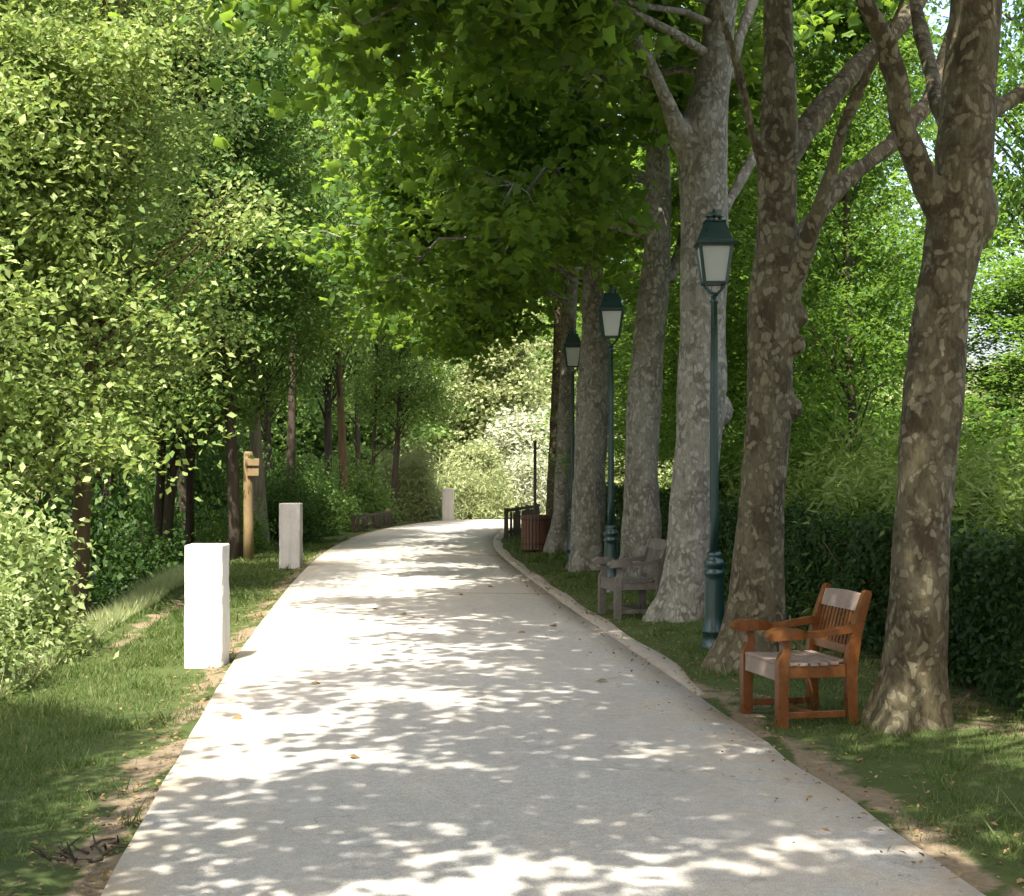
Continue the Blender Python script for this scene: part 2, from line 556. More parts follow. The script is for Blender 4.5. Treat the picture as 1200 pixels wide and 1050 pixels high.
# side skirts so that the slab has thickness
SL = skirt0[:, 0].copy()
SL[:, 2] -= 0.09
SR = skirt0[:, -1].copy()
SR[:, 2] -= 0.09
b0 = len(V)
V = np.concatenate([V, SL, SR])
il = b0 + np.arange(n_r)
ir = b0 + n_r + np.arange(n_r)
Q = np.concatenate([Q, np.stack([idx[:-1, 0], idx[1:, 0], il[1:], il[:-1]], -1),
                    np.stack([idx[:-1, -1], ir[:-1], ir[1:], idx[1:, -1]], -1)])
mi = np.zeros(len(Q), int)
for ri, y in enumerate(rows[:-1]):
    if abs(y - 19.82) < 1e-3 or abs(y - 28.0) < 1e-3:
        mi[ri * (n_c - 1):(ri + 1) * (n_c - 1)] = 1
me = np_mesh('path', V, Q, [M['path'], M['joint']], False, mi)
ed = np.zeros(len(V), np.float32)
wdt = (PR - PL)[:, None]
ed[:b0] = np.clip(np.maximum(np.exp(-(cols[None, :] * wdt) / 0.22),
                             np.exp(-((1 - cols[None, :]) * wdt) / np.where(PY < 11, 0.5, 0.22))), 0, 1).ravel()
ed[b0:] = 1
me.attributes.new('edge', 'FLOAT', 'POINT').data.foreach_set('value', ed)
o = obj('path', me)
tag(o, 'pale concrete path dappled with leaf shade', 'path', kind='structure')

# flush stone edging along the right-hand side
kr = np.arange(10.5, 46, 0.25)
kin = Rx(kr) + 0.015
kw = (0.19 + 0.02 * np.sin(kr * 2.0)) * np.clip((kr - 10.2) / 2.5, 0.15, 1)
prof = [(0, -0.06), (0.0, 0.014), (0.03, 0.019), (0.97, 0.018), (1.0, 0.012), (1.0, -0.06)]
VV = []
for (a, h) in prof:
    VV.append(np.stack([kin + kw * a, kr, h - 0.03 * np.clip((12.5 - kr) / 2, 0, 1)], -1))
VV = np.stack(VV, 1)
n_c = len(prof)
idx = np.arange(len(kr) * n_c).reshape(len(kr), n_c)
Q = np.stack([idx[:-1, :-1], idx[:-1, 1:], idx[1:, 1:], idx[1:, :-1]], -1).reshape(-1, 4)
o = obj('kerb', np_mesh('kerb', VV.reshape(-1, 3), Q, M['kerb']))
tag(o, 'narrow pale stone edging along the path by the tree row', 'kerb', kind='structure')


# --------------------------------------------------------- mesh helpers
def box(bm, c, s, rot=None):
    m = Matrix.Translation(c)
    if rot is not None:
        m = m @ rot
    m = m @ Matrix.Diagonal((s[0], s[1], s[2], 1))
    return bmesh.ops.create_cube(bm, size=1.0, matrix=m)['verts']


def bevel(bm, off=0.006, seg=2):
    ed = [e for e in bm.edges if len(e.link_faces) == 2 and e.calc_face_angle(0) > 0.6]
    if ed:
        bmesh.ops.bevel(bm, geom=ed, offset=off, segments=seg, affect='EDGES', profile=0.5, clamp_overlap=True)


def sweep(bm, pts, side, ws, hs):
    """rectangular section swept along pts; width along 'side'"""
    pts = [Vector(p) for p in pts]
    side = Vector(side).normalized()
    rings = []
    for i, p in enumerate(pts):
        t = (pts[min(i + 1, len(pts) - 1)] - pts[max(i - 1, 0)]).normalized()
        s = (side - t * side.dot(t)).normalized()
        n = t.cross(s).normalized()
        w = ws[i] / 2 if hasattr(ws, '__len__') else ws / 2
        h = hs[i] / 2 if hasattr(hs, '__len__') else hs / 2
        rings.append([bm.verts.new(p + s * a * w + n * b * h) for a, b in ((-1, -1), (1, -1), (1, 1), (-1, 1))])
    for r0, r1 in zip(rings[:-1], rings[1:]):
        for k in range(4):
            bm.faces.new((r0[k], r0[(k + 1) % 4], r1[(k + 1) % 4], r1[k]))
    bm.faces.new(rings[0][::-1])
    bm.faces.new(rings[-1])


def tube(bm, pts, radii, seg=10, flare=None):
    pts = [Vector(p) for p in pts]
    rings = []
    ref = Vector((1, 0, 0))
    for i, p in enumerate(pts):
        t = (pts[min(i + 1, len(pts) - 1)] - pts[max(i - 1, 0)]).normalized()
        if abs(t.dot(ref)) > 0.95:
            ref = Vector((0, 1, 0))
        a = (ref - t * ref.dot(t)).normalized()
        b = t.cross(a)
        ring = []
        for k in range(seg):
            th = 2 * math.pi * k / seg
            r = radii[i]
            if flare:
                r *= flare(i, th)
            ring.append(bm.verts.new(p + (a * math.cos(th) + b * math.sin(th)) * r))
        rings.append(ring)
    for r0, r1 in zip(rings[:-1], rings[1:]):
        for k in range(seg):
            bm.faces.new((r0[k], r0[(k + 1) % seg], r1[(k + 1) % seg], r1[k]))
    bm.faces.new(rings[0][::-1])
    bm.faces.new(rings[-1])


def lathe(bm, prof, seg=20, c=(0, 0, 0)):
    rings = []
    for r, z in prof:
        rings.append([bm.verts.new((c[0] + r * math.cos(2 * math.pi * k / seg),
                                    c[1] + r * math.sin(2 * math.pi * k / seg), c[2] + z)) for k in range(seg)])
    for r0, r1 in zip(rings[:-1], rings[1:]):
        for k in range(seg):
            bm.faces.new((r0[k], r0[(k + 1) % seg], r1[(k + 1) % seg], r1[k]))
    bm.faces.new(rings[0][::-1])
    bm.faces.new(rings[-1])


def frustum4(bm, w0, z0, w1, z1, c=(0, 0)):
    a = [bm.verts.new((c[0] + sx * w0 / 2, c[1] + sy * w0 / 2, z0)) for sx, sy in ((-1, -1), (1, -1), (1, 1), (-1, 1))]
    b = [bm.verts.new((c[0] + sx * w1 / 2, c[1] + sy * w1 / 2, z1)) for sx, sy in ((-1, -1), (1, -1), (1, 1), (-1, 1))]
    for k in range(4):
        bm.faces.new((a[k], a[(k + 1) % 4], b[(k + 1) % 4], b[k]))
    bm.faces.new(a[::-1])
    bm.faces.new(b)


# thin tubes in numpy for twigs
def twig_arrays(paths, seg=5):
    Vs, Ts = [], []
    off = 0
    for pts, rad in paths:
        pts = np.asarray(pts, float)
        rad = np.asarray(rad, float)
        t = np.gradient(pts, axis=0)
        t /= np.linalg.norm(t, axis=1, keepdims=True) + 1e-9
        ref = np.where(np.abs(t[:, 2:3]) > 0.9, np.array([[1.0, 0, 0]]), np.array([[0, 0, 1.0]]))
        a = np.cross(t, ref)
        a /= np.linalg.norm(a, axis=1, keepdims=True) + 1e-9
        b = np.cross(t, a)
        th = np.arange(seg) * 2 * np.pi / seg
        ring = pts[:, None, :] + rad[:, None, None] * (a[:, None, :] * np.cos(th)[None, :, None] + b[:, None, :] * np.sin(th)[None, :, None])
        n = len(pts)
        idx = off + np.arange(n * seg).reshape(n, seg)
        nxt = np.roll(idx, -1, 1)
        Ts.append(np.stack([idx[:-1], nxt[:-1], nxt[1:], idx[1:]], -1).reshape(-1, 4))
        Vs.append(ring.reshape(-1, 3))
        off += n * seg
    return np.concatenate(Vs), np.concatenate(Ts)


# leaves
RH_V = np.array([(0, 0, 0), (-0.30, 0.45, 0.07), (0, 1, -0.05), (0.30, 0.45, 0.07)], float)
RH_T = np.array([(0, 2, 1), (0, 3, 2)])
NA_V = np.array([(0, 0, 0), (-0.11, 0.5, 0.03), (0, 1, -0.04), (0.11, 0.5, 0.03)], float)
_pl = [(0.04, 0.0), (0.36, -0.04), (0.36, 0.18), (0.62, 0.40), (0.36, 0.56), (0.0, 1.0), (-0.36, 0.56),
       (-0.62, 0.40), (-0.36, 0.18), (-0.36, -0.04), (-0.04, 0.0)]
PL_V = np.array([(0, 0.28, 0.05)] + [(x, y, -0.22 * (abs(x) + max(0, y - 0.4) * 1.3)) for x, y in _pl], float)
PL_T = np.array([(0, k, k + 1) for k in range(1, 11)] + [(0, 11, 1)])


def norm(a):
    return a / (np.linalg.norm(a, axis=-1, keepdims=True) + 1e-9)


def leaf_arrays(P, Nn, Dd, S, TV, TT):
    Nn = norm(Nn)
    Dd = norm(Dd - Nn * np.sum(Dd * Nn, -1, keepdims=True))
    Sd = np.cross(Dd, Nn)
    X = (Sd[:, None, :] * TV[None, :, 0:1] + Dd[:, None, :] * TV[None, :, 1:2] + Nn[:, None, :] * TV[None, :, 2:3])
    Vv = P[:, None, :] + X * S[:, None, None]
    n, k = len(P), len(TV)
    T = (TT[None, :, :] + (np.arange(n) * k)[:, None, None]).reshape(-1, 3)
    return Vv.reshape(-1, 3), T


def spray_leaves(rng, C, R, k, flat, size, TV, TT, upness=0.75, droop=0.25, name='crown', mat=None):
    """C (m,3) spray centres, R radius (m,), k leaves each; flattened sprays"""
    m_ = len(C)
    off = rng.normal(0, 0.5, (m_, k, 3))
    off[:, :, 2] *= flat
    tilt = rng.normal(0, 0.22, (m_, 1, 2))                       # each spray lies on its own slope
    off[:, :, 2:3] += (off[:, :, :2] * tilt).sum(-1, keepdims=True)
    off[:, :, 2] -= droop * (off[:, :, 0] ** 2 + off[:, :, 1] ** 2)
    P = (C[:, None, :] + off * R[:, None, None]).reshape(-1, 3)
    n = len(P)
    up = np.array([0, 0, 1.0])
    Nn = up * upness + norm(rng.normal(0, 1, (n, 3))) * (1 - upness * 0.55)
    Dd = norm(off.reshape(-1, 3) * np.array([1, 1, 0])) + rng.normal(0, 0.6, (n, 3)) + np.array([0, 0, -0.35])
    S = size * rng.uniform(0.45, 1.4, n)
    V_, T_ = leaf_arrays(P, Nn, Dd, S, TV, TT)
    return np_mesh(name, V_, T_, mat)


# ------------------------------------------------------------ plane trees
def displaced(me, amp, f1, seed):
    n = len(me.vertices)
    co = np.empty(n * 3, np.float32)
    no = np.empty(n * 3, np.float32)
    me.vertices.foreach_get('co', co)
    me.vertices.foreach_get('normal', no)
    co = co.reshape(-1, 3)
    no = no.reshape(-1, 3)
    d = np.empty(n, np.float32)
    for i in range(n):
        p = co[i]
        d[i] = (mnoise.noise(Vector((p[0] * f1 + seed, p[1] * f1, p[2] * f1 * 0.45)))
                + 0.45 * mnoise.noise(Vector((p[0] * f1 * 3 + seed, p[1] * f1 * 3, p[2] * f1 * 1.4)))
                + 0.18 * mnoise.noise(Vector((p[0] * f1 * 9, p[1] * f1 * 9 + seed, p[2] * f1 * 4))))
    co = co + no * d[:, None] * amp
    me.vertices.foreach_set('co', co.astype(np.float32).ravel())
    me.update()


def remeshed(bm, voxel, mat, name):
    me = bpy.data.meshes.new('tmp')
    bmesh.ops.recalc_face_normals(bm, faces=bm.faces)
    bm.to_mesh(me)
    bm.free()
    o = bpy.data.objects.new('tmp', me)
    COL.objects.link(o)
    md = o.modifiers.new('r', 'REMESH')
    md.mode = 'VOXEL'
    md.voxel_size = voxel
    md.use_smooth_shade = True
    sm = o.modifiers.new('s', 'SMOOTH')
    sm.factor = 0.5
    sm.iterations = 5
    dg = bpy.context.evaluated_depsgraph_get()
    dg.update()
    res = bpy.data.meshes.new_from_object(o.evaluated_get(dg))
    res.name = name
    bpy.data.objects.remove(o)
    bpy.data.meshes.remove(me)
    res.materials.clear()
    res.materials.append(mat)
    res.polygons.foreach_set('use_smooth', [True] * len(res.polygons))
    return res


def near_tree(label, x, y, rows_, seed):
    return plane_tree(label, [(z_, x - r_, x + r_) for z_, r_ in rows_], y, [], seed, M['bark_warm'], metres=True, zlow=5.0, arch_z=(5.4, 9.2), right=0.22, lreach=1.45, arch_n=11, density=0.27)


def plane_tree(label, prof, Y, limbs, seed, bark, knobs=(), ztop=10.0, boughs=17, leaves=36, reach=(2.8, 4.6), zlow=4.0, az_bias=None, density=1.0, metres=False, arch_z=(4.6, 8.0), right=0.25, lreach=1.3, arch_n=8):
    """prof: (v, uL, uR) rows measured up the trunk; limbs: lists of (u, v, Y, radius_px)"""
    rng = np.random.default_rng(seed)
    bx0 = (prof[0][1] + prof[0][2]) / 2 if metres else wx((prof[0][1] + prof[0][2]) / 2, Y)
    base = Vector((bx0, Y, gz1(bx0, Y)))
    root = thing('plane_tree', label, 'tree', base, 0, 'plane trees in the row beside the path')
    bm = bmesh.new()
    pts, rad = [], []
    for v_, a, b in prof:
        if metres:
            pts.append(Vector(((a + b) / 2 - base.x, 0, v_)))
            rad.append((b - a) / 2)
            continue
        pts.append(Vector((wx((a + b) / 2, Y), Y, wz(v_, Y))) - base)
        rad.append((b - a) / 2 / F * Y * 0.93)
    # go on above the last measured row
    d = (pts[-1] - pts[-3]).normalized()
    d = (d + Vector((0, 0, 0.6))).normalized()
    while pts[-1].z < ztop:
        pts.append(pts[-1] + d * 0.7 + Vector((rng.normal(0, 0.05), rng.normal(0, 0.05), 0)))
        rad.append(max(rad[-1] * 0.88, 0.05))
    pts.insert(0, pts[0] + Vector((0, 0, -0.25)))
    rad.insert(0, rad[0] * 1.12)
    ph = rng.uniform(0, 6.28)

    def flare(i, th):
        z = pts[i].z
        k = math.exp(-max(z, 0) / 0.22)
        return 1 + 0.10 * k + 0.24 * k * max(-0.4, math.sin(4 * th + ph)) + 0.08 * k * math.sin(7 * th + 2 * ph) + 0.04 * math.sin(2 * th + z * 1.5 + ph)
    tube(bm, pts, rad, 22, flare)
    for lb in limbs:
        lp = [Vector((wx(u, y), y, wz(v_, y))) - base for u, v_, y, r in lb]
        lr = [r / F * y * 0.76 for u, v_, y, r in lb]
        tube(bm, lp, lr, 12)
    for (u, v_, r, off) in knobs:
        c = Vector((wx(u, Y), Y + off, wz(v_, Y))) - base
        bmesh.ops.create_icosphere(bm, subdivisions=3, radius=r / F * Y, matrix=Matrix.Translation(c) @ Matrix.Diagonal((1, 1, 1.5, 1)))
    # main boughs (fused into the trunk)
    paths, C = [], []
    zs = np.array([p.z for p in pts])
    arch = arch_n                                         # extra boughs that arch over the path
    for k in range(boughs + arch):
        if k < boughs:
            z0 = zlow - 0.4 + (ztop - zlow) * (k + rng.uniform(0, 0.8)) / boughs
        else:
            z0 = arch_z[0] + (arch_z[1] - arch_z[0]) * (k - boughs + rng.uniform(0, 0.9)) / arch
        i = int(np.clip(np.searchsorted(zs, z0), 1, len(pts) - 1))
        p0 = np.array(pts[i - 1].lerp(pts[i], (z0 - zs[i - 1]) / max(zs[i] - zs[i - 1], 1e-3)))
        az = k * 2.4 + rng.normal(0, 0.35) + seed
        if az_bias is not None and rng.random() < az_bias[1]:
            az = az_bias[0] + rng.normal(0, 0.6)
        if k >= boughs:
            az = math.pi + rng.normal(0, 0.45)
        Lb = rng.uniform(*reach) * (1.0 - 0.30 * (z0 - zlow) / (ztop - zlow))
        if math.cos(az) < -0.2:
            Lb *= lreach                       # boughs stretch out over the open path
        if k < boughs and math.cos(az) > (-0.35 if metres else 0.25) and rng.random() > right:
            continue
        el = rng.uniform(0.12, 0.5) if k >= boughs else rng.uniform(0.10, 0.5) + 0.5 * (z0 - zlow) / (ztop - zlow)
        t = np.linspace(0, 1, 9)
        dirv = np.array([math.cos(az), math.sin(az)])
        side = np.array([-dirv[1], dirv[0]])
        wob = rng.normal(0, 0.25)
        P = np.zeros((9, 3))
        P[:, :2] = p0[:2] + dirv * (t * Lb * math.cos(el))[:, None] + side * (wob * np.sin(t * 3.1))[:, None] + rng.normal(0, 0.04, (9, 2)) * t[:, None]
        P[:, 2] = p0[2] + Lb * math.sin(el) * t - (1.7 if k >= boughs else 0.9) * t ** 2.3 + (rng.normal(0, 0.11, 9) + 0.22 * np.sin(t * 7 + wob * 9)) * np.minimum(t * 2, 1)
        r0 = min(rad[i] * 0.4, 0.026 + 0.02 * rng.random())
        R = r0 * (1 - t) ** 0.8 + 0.008
        paths.append((P, R))
        # side twigs and leaf sprays
        for j in range(18 if k >= boughs else 13):
            tt = rng.uniform(0.5 if metres else 0.22, 1.0)
            q = np.array([np.interp(tt, t, P[:, a]) for a in range(3)])
            sl = rng.uniform(0.35, 1.15)
            sa = az + rng.choice([-1, 1]) * rng.uniform(0.5, 1.3)
            e = q + np.array([math.cos(sa) * sl, math.sin(sa) * sl, rng.uniform(-0.45, 0.30)])
            paths.append((np.array([q, (q + e) / 2 + np.array([0, 0, 0.06]), e]), np.array([0.012, 0.008, 0.004])))
            C.append(e)
            C.append((q + e) / 2 + rng.normal(0, 0.15, 3) - np.array([0, 0, 0.08]))
        C.append(P[-1])
    me = remeshed(bm, 0.03, bark, 'trunk')
    displaced(me, 0.022, 2.6, seed * 3.7)
    obj('trunk', me, root)
    V_, T_ = twig_arrays(paths, 6)
    obj('branches', np_mesh('branches', V_, T_, bark, True), root)
    C = np.array(C)
    if density < 1:
        C = C[rng.random(len(C)) < density]
    Rr = rng.uniform(0.3, 0.62, len(C))
    cm = spray_leaves(rng, C, Rr, leaves + 6, 0.45, 0.135, PL_V, PL_T, 0.62, 0.35, 'crown', M['plane_leaf'])
    obj('crown', cm, root)
    return root


# the row goes on beside and behind the viewpoint: the crowns that arch over the near path
for yy_, sd, lab in [(6.4, 5, 'plane tree next in the row, its boughs arching over the near path'),
                     (3.0, 6, 'plane tree whose boughs hang over the path close by'),
                     (-0.6, 8, 'plane tree at the near end of the row, shading the path')]:
    xx = 2.53 - 0.093 * (yy_ - 9.9)
    uu = 600 + xx / yy_ * F if yy_ > 0 else None
    hw_ = 0.27
    Yp = abs(yy_) if abs(yy_) > 1 else 1.0
    # same profile as the seen trunks, written for its own distance
    rows_ = [(0.0, 1.12), (0.5, 1.0), (1.5, 0.92), (3.0, 0.86), (4.2, 0.8), (5.0, 0.72)]
    near_tree(lab, xx, yy_, [(z_, 0.27 * k_) for z_, k_ in rows_], sd)


T1 = plane_tree('mottled plane tree with pale sunlit foot beside the orange armchair',
                [(857, 1009, 1115), (835, 1018, 1113), (800, 1026, 1113), (750, 1032, 1114), (700, 1038, 1116), (600, 1046, 1118), (500, 1055, 1127),
                 (400, 1065, 1134), (350, 1071, 1140), (300, 1078, 1151), (250, 1084, 1160), (200, 1094, 1163), (100, 1103, 1169), (0, 1110, 1177)],
                9.9,
                [[(1110, 262, 9.9, 26), (1092, 232, 9.82, 22), (1076, 195, 9.75, 19), (1062, 165, 9.7, 19), (1054, 135, 9.65, 18), (1051, 95, 9.6, 18), (1040, 55, 9.5, 18), (1018, 10, 9.4, 16), (990, -50, 9.3, 13), (950, -130, 9.2, 9)],
                 [(1140, 140, 9.9, 22), (1175, 122, 10.0, 15), (1215, 100, 10.1, 14), (1270, 50, 10.3, 12), (1330, -40, 10.5, 9)],
                 [(1130, 190, 10.0, 18), (1098, 120, 10.5, 12), (1090, 80, 10.9, 11), (1078, 30, 11.3, 10), (1060, -60, 11.8, 8)]],
                11, M['bark_warm'], [(1140, 252, 30, 0.0)], zlow=6.3, arch_z=(7.2, 9.8), lreach=1.25, arch_n=11, right=0.15, density=0.55)
T2 = plane_tree('brown plane tree with a knobbly forked trunk just behind the orange armchair',
                [(786, 832, 922), (750, 844, 921), (700, 853, 921), (600, 862, 922), (500, 870, 929), (470, 873, 932), (400, 876, 934), (350, 876, 936), (300, 882, 935),
                 (260, 886, 934), (200, 887, 935), (150, 891, 938), (100, 893, 936), (50, 894, 933), (0, 893, 931)],
                12.6,
                [[(915, 365, 12.6, 27), (930, 325, 12.5, 20), (945, 285, 12.4, 14), (962, 240, 12.3, 12), (976, 195, 12.25, 11), (988, 150, 12.2, 10), (1003, 112, 12.1, 10), (1022, 78, 12, 8), (1045, 30, 11.9, 7), (1075, -40, 11.8, 5)],
                 [(915, 190, 12.7, 26), (945, 150, 12.9, 20), (975, 112, 13.1, 18), (1005, 78, 13.3, 17), (1040, 45, 13.5, 15), (1075, 5, 13.8, 13), (1120, -60, 14.2, 9)],
                 [(920, 300, 12.8, 18), (950, 262, 13.1, 14), (985, 216, 13.4, 15), (1045, 168, 13.8, 14), (1088, 120, 14.2, 13), (1110, 60, 14.6, 11), (1130, -20, 15, 8)],
                 [(900, 200, 12.5, 14), (884, 165, 12.4, 9), (873, 120, 12.3, 7), (862, 70, 12.2, 7), (843, 10, 12.1, 6), (820, -50, 12, 4)]],
                12, M['bark_warm'], [(931, 478, 9, -0.05), (935, 405, 9, -0.1), (938, 372, 10, -0.05)], zlow=6.3, arch_z=(6.9, 9.8), lreach=1.25, arch_n=11, right=0.15, density=0.78)
T3 = plane_tree('pale grey plane tree with a sunlit streak, right behind the nearest lamp post',
                [(731, 762, 838), (700, 772, 838), (650, 779, 838), (600, 783, 839), (500, 789, 850), (450, 790, 854), (400, 793, 852), (300, 797, 855), (200, 795, 853),
                 (150, 793, 855), (100, 810, 857), (50, 818, 861), (0, 826, 867)],
                16.5,
                [[(812, 185, 16.5, 22), (792, 145, 16.3, 16), (777, 108, 16.1, 13), (764, 78, 16.0, 11), (748, 48, 15.8, 10), (728, 15, 15.6, 9), (700, -30, 15.4, 7)],
                 [(850, 90, 16.6, 14), (868, 40, 16.8, 10), (890, -20, 17.1, 8)],
                 [(845, 250, 16.7, 12), (862, 222, 16.9, 9), (885, 180, 17.2, 8), (905, 120, 17.6, 7)]],
                13, M['bark_grey'], [(848, 480, 12, 0.1), (796, 160, 14, -0.1)], zlow=5.9, arch_z=(5.8, 9.2), lreach=1.2, arch_n=11, right=0.2, density=0.85)
T4 = plane_tree('grey plane tree leaning a little behind the weathered bench',
                [(690, 722, 782), (650, 726, 778), (600, 727, 776), (550, 730, 774), (500, 732, 774), (450, 735, 777), (400, 740, 780), (350, 747, 784), (300, 752, 788),
                 (250, 753, 788), (200, 754, 787), (150, 757, 788), (100, 762, 790), (0, 770, 792)],
                20.6,
                [[(785, 330, 20.7, 10), (800, 280, 20.9, 9), (822, 220, 21.2, 8), (840, 150, 21.5, 6)],
                 [(760, 170, 20.5, 10), (735, 120, 20.2, 8), (700, 80, 19.9, 7), (650, 40, 19.5, 5)]],
                14, M['bark_grey'], zlow=4.9, arch_z=(4.9, 8.5), lreach=1.15, density=0.82)
T5 = plane_tree('stout grey plane tree behind the second lamp post, with a flared pale root',
                [(673, 662, 716), (650, 664, 712), (600, 667, 711), (550, 671, 711), (500, 673, 714), (450, 676, 717), (400, 680, 716), (350, 681, 710), (300, 683, 708),
                 (200, 685, 706), (100, 688, 706), (0, 690, 706)],
                24.2,
                [[(690, 300, 24.2, 10), (665, 240, 24, 8), (630, 195, 23.7, 6.5), (590, 180, 23.4, 5.5), (545, 160, 23, 5), (480, 135, 22.5, 3.5)],
                 [(700, 260, 24.3, 9), (722, 200, 24.6, 7), (740, 120, 25, 5)]],
                15, M['bark_grey'], zlow=4.9, arch_z=(4.8, 8.5), lreach=1.0, density=0.68)
T6 = plane_tree('slim grey plane tree beside the most distant lamp post, next to the bin',
                [(651, 637, 668), (620, 643, 668), (600, 647, 669), (550, 650, 670), (500, 653, 671), (450, 655, 673), (400, 657, 676), (350, 660, 678), (300, 662, 680),
                 (200, 650, 668), (100, 640, 660), (0, 632, 652)],
                28.9,
                [[(668, 320, 28.9, 8), (640, 270, 28.5, 6), (600, 230, 28, 5), (550, 210, 27.5, 4)]],
                16, M['bark_grey'], zlow=5.0, arch_z=(4.8, 8.5), lreach=0.9, density=0.8)
T7 = plane_tree('dark brown plane trunk at the far end of the row, beside the wooden bin',
                [(634, 637, 657), (600, 639, 654), (550, 641, 654), (500, 643, 655), (450, 646, 657), (400, 648, 659), (350, 650, 661), (250, 652, 661), (100, 655, 663)],
                33.8,
                [[(655, 380, 33.8, 4), (630, 330, 33.3, 3.5), (590, 300, 32.8, 3)]],
                17, M['bark_warm'], zlow=5.0, arch_z=(4.8, 8.5), lreach=0.8, density=0.8)


# --------------------------------------------------- generic broadleaf trees
def tree_meshes(seed, H, rt, zc, Rc, nclus, k, leaf, flat=0.35, trunks=1, lean=0.0, bark=None, mat=None, TV=RH_V, spray=0.7, upness=0.75, taper=0.6, nbr=90):
    rng = np.random.default_rng(seed)
    bm = bmesh.new()
    stems = []
    for s in range(trunks):
        a = rng.uniform(0, 6.28)
        n = 12
        t = np.linspace(0, 1, n)
        off = 0.0 if trunks == 1 else 0.28
        P = np.zeros((n, 3))
        sp = lean if trunks == 1 else 0.5 + lean
        P[:, 0] = off * math.cos(a) + math.cos(a) * sp * t ** 1.3 + 0.16 * np.sin(t * 5 + a)
        P[:, 1] = off * math.sin(a) + math.sin(a) * sp * t ** 1.3 + 0.16 * np.sin(t * 4 + 2 * a)
        P[:, 2] = -0.3 + t * (H * 0.93 + 0.3)
        R = rt * (1 - 0.85 * t) * (1 + 0.5 * np.exp(-t * H / 0.4))
        tube(bm, [Vector(p) for p in P], list(R), 10)
        stems.append((P, R))
    me_t = bpy.data.meshes.new('trunk')
    bmesh.ops.recalc_face_normals(bm, faces=bm.faces)
    bm.to_mesh(me_t)
    bm.free()
    me_t.materials.append(bark)
    me_t.polygons.foreach_set('use_smooth', [True] * len(me_t.polygons))
    displaced(me_t, 0.03, 2.0, seed)
    # lobed crown of flattened sprays
    per = 4
    nb = nclus // per
    nclus = nb * per
    f = np.clip(np.repeat(rng.uniform(0, 1, nb) ** 0.9, per) + rng.normal(0, 0.028, nclus), 0, 1)
    az = np.repeat(rng.uniform(0, 6.283, nb), per)
    prof = np.sin(np.pi * np.clip(f * 0.92 + 0.06, 0, 1) ** taper) ** 0.7
    lob = 0.72 + 0.28 * np.sin(3 * az + seed + f * 9) * np.sin(2 * az + f * 5 + seed * 2) + np.repeat(rng.normal(0, 0.14, nb), per)
    rad = Rc * prof * lob * np.repeat(rng.uniform(0.08, 1, nb) ** 0.45, per)
    zz = zc + (H - zc) * f
    # gather into storeys
    zz = zz + rng.normal(0, 0.12, nclus)
    st = stems[0][0]
    cx = np.interp(zz, st[:, 2], st[:, 0])
    cy = np.interp(zz, st[:, 2], st[:, 1])
    C = np.stack([cx + rad * np.cos(az), cy + rad * np.sin(az), zz - 0.12 * rad], -1)
    paths = []
    for i in rng.permutation(nclus)[:min(nclus, nbr)]:
        P, R = stems[rng.integers(len(stems))]
        e = C[i]
        z0 = np.clip(e[2] - 0.55 * np.hypot(e[0], e[1]) - 0.2, 0.8, H * 0.9)
        q = np.array([np.interp(z0, P[:, 2], P[:, a]) for a in range(3)])
        q[2] = z0
        mid = q * 0.45 + e * 0.55 + np.array([0, 0, 0.15]) + rng.normal(0, 0.08, 3)
        paths.append((np.array([q, q * 0.72 + mid * 0.28 + np.array([0, 0, .05]), mid, e]), np.array([0.028, 0.022, 0.014, 0.005])))
    Vt, Tt = twig_arrays(paths, 5)
    me_b = np_mesh('branches', Vt, Tt, bark, True)
    C[:, :2] += rng.normal(0, 0.34, (nclus, 2))
    R = spray * rng.uniform(0.55, 1.2, nclus)
    me_c = spray_leaves(rng, C, R, k, flat, leaf, TV, RH_T, upness, 0.3, 'crown', mat)
    return me_t, me_b, me_c


def make_tree(name, label, cat, loc, meshes, rotz=0.0, scale=1.0, group=None, mats=None):
    r = thing(name, label, cat, loc, rotz, group)
    r.scale = scale if hasattr(scale, '__len__') else (scale,) * 3
    for nm, me in zip(('trunk', 'branches', 'crown'), meshes):
        o = obj(nm, me, r)
        swap(o, mats)
    return r


VA = tree_meshes(21, 10.5, 0.15, 3.8, 2.8, 600, 105, 0.098, spray=0.58, flat=0.5, upness=0.6, nbr=150, bark=M['bark_dark'], mat=M['wood_leaf'])
VB = tree_meshes(22, 11.5, 0.13, 4.2, 2.6, 600, 105, 0.095, spray=0.56, flat=0.5, upness=0.6, nbr=150, lean=0.8, bark=M['bark_dark'], mat=M['wood_leaf'])
VC = tree_meshes(23, 9.5, 0.11, 3.5, 2.6, 600, 105, 0.095, spray=0.56, flat=0.5, upness=0.6, nbr=150, trunks=3, bark=M['bark_dark'], mat=M['wood_leaf'])
VF = tree_meshes(27, 11.0, 0.12, 3.8, 2.8, 340, 135, 0.085, spray=0.6, flat=0.5, upness=0.6, nbr=170, bark=M['bark_brown'], mat=M['wood_leaf_yellow'])
VD = tree_meshes(24, 9.0, 0.14, 1.5, 3.2, 520, 90, 0.11, flat=0.2, nbr=40, bark=M['bark_dark'], mat=M['right_leaf'], spray=0.68, upness=0.85)
VE = tree_meshes(25, 8.0, 0.12, 0.5, 3.0, 900, 40, 0.17, bark=M['bark_pale'], mat=M['pale_leaf'], spray=0.8, upness=0.5)

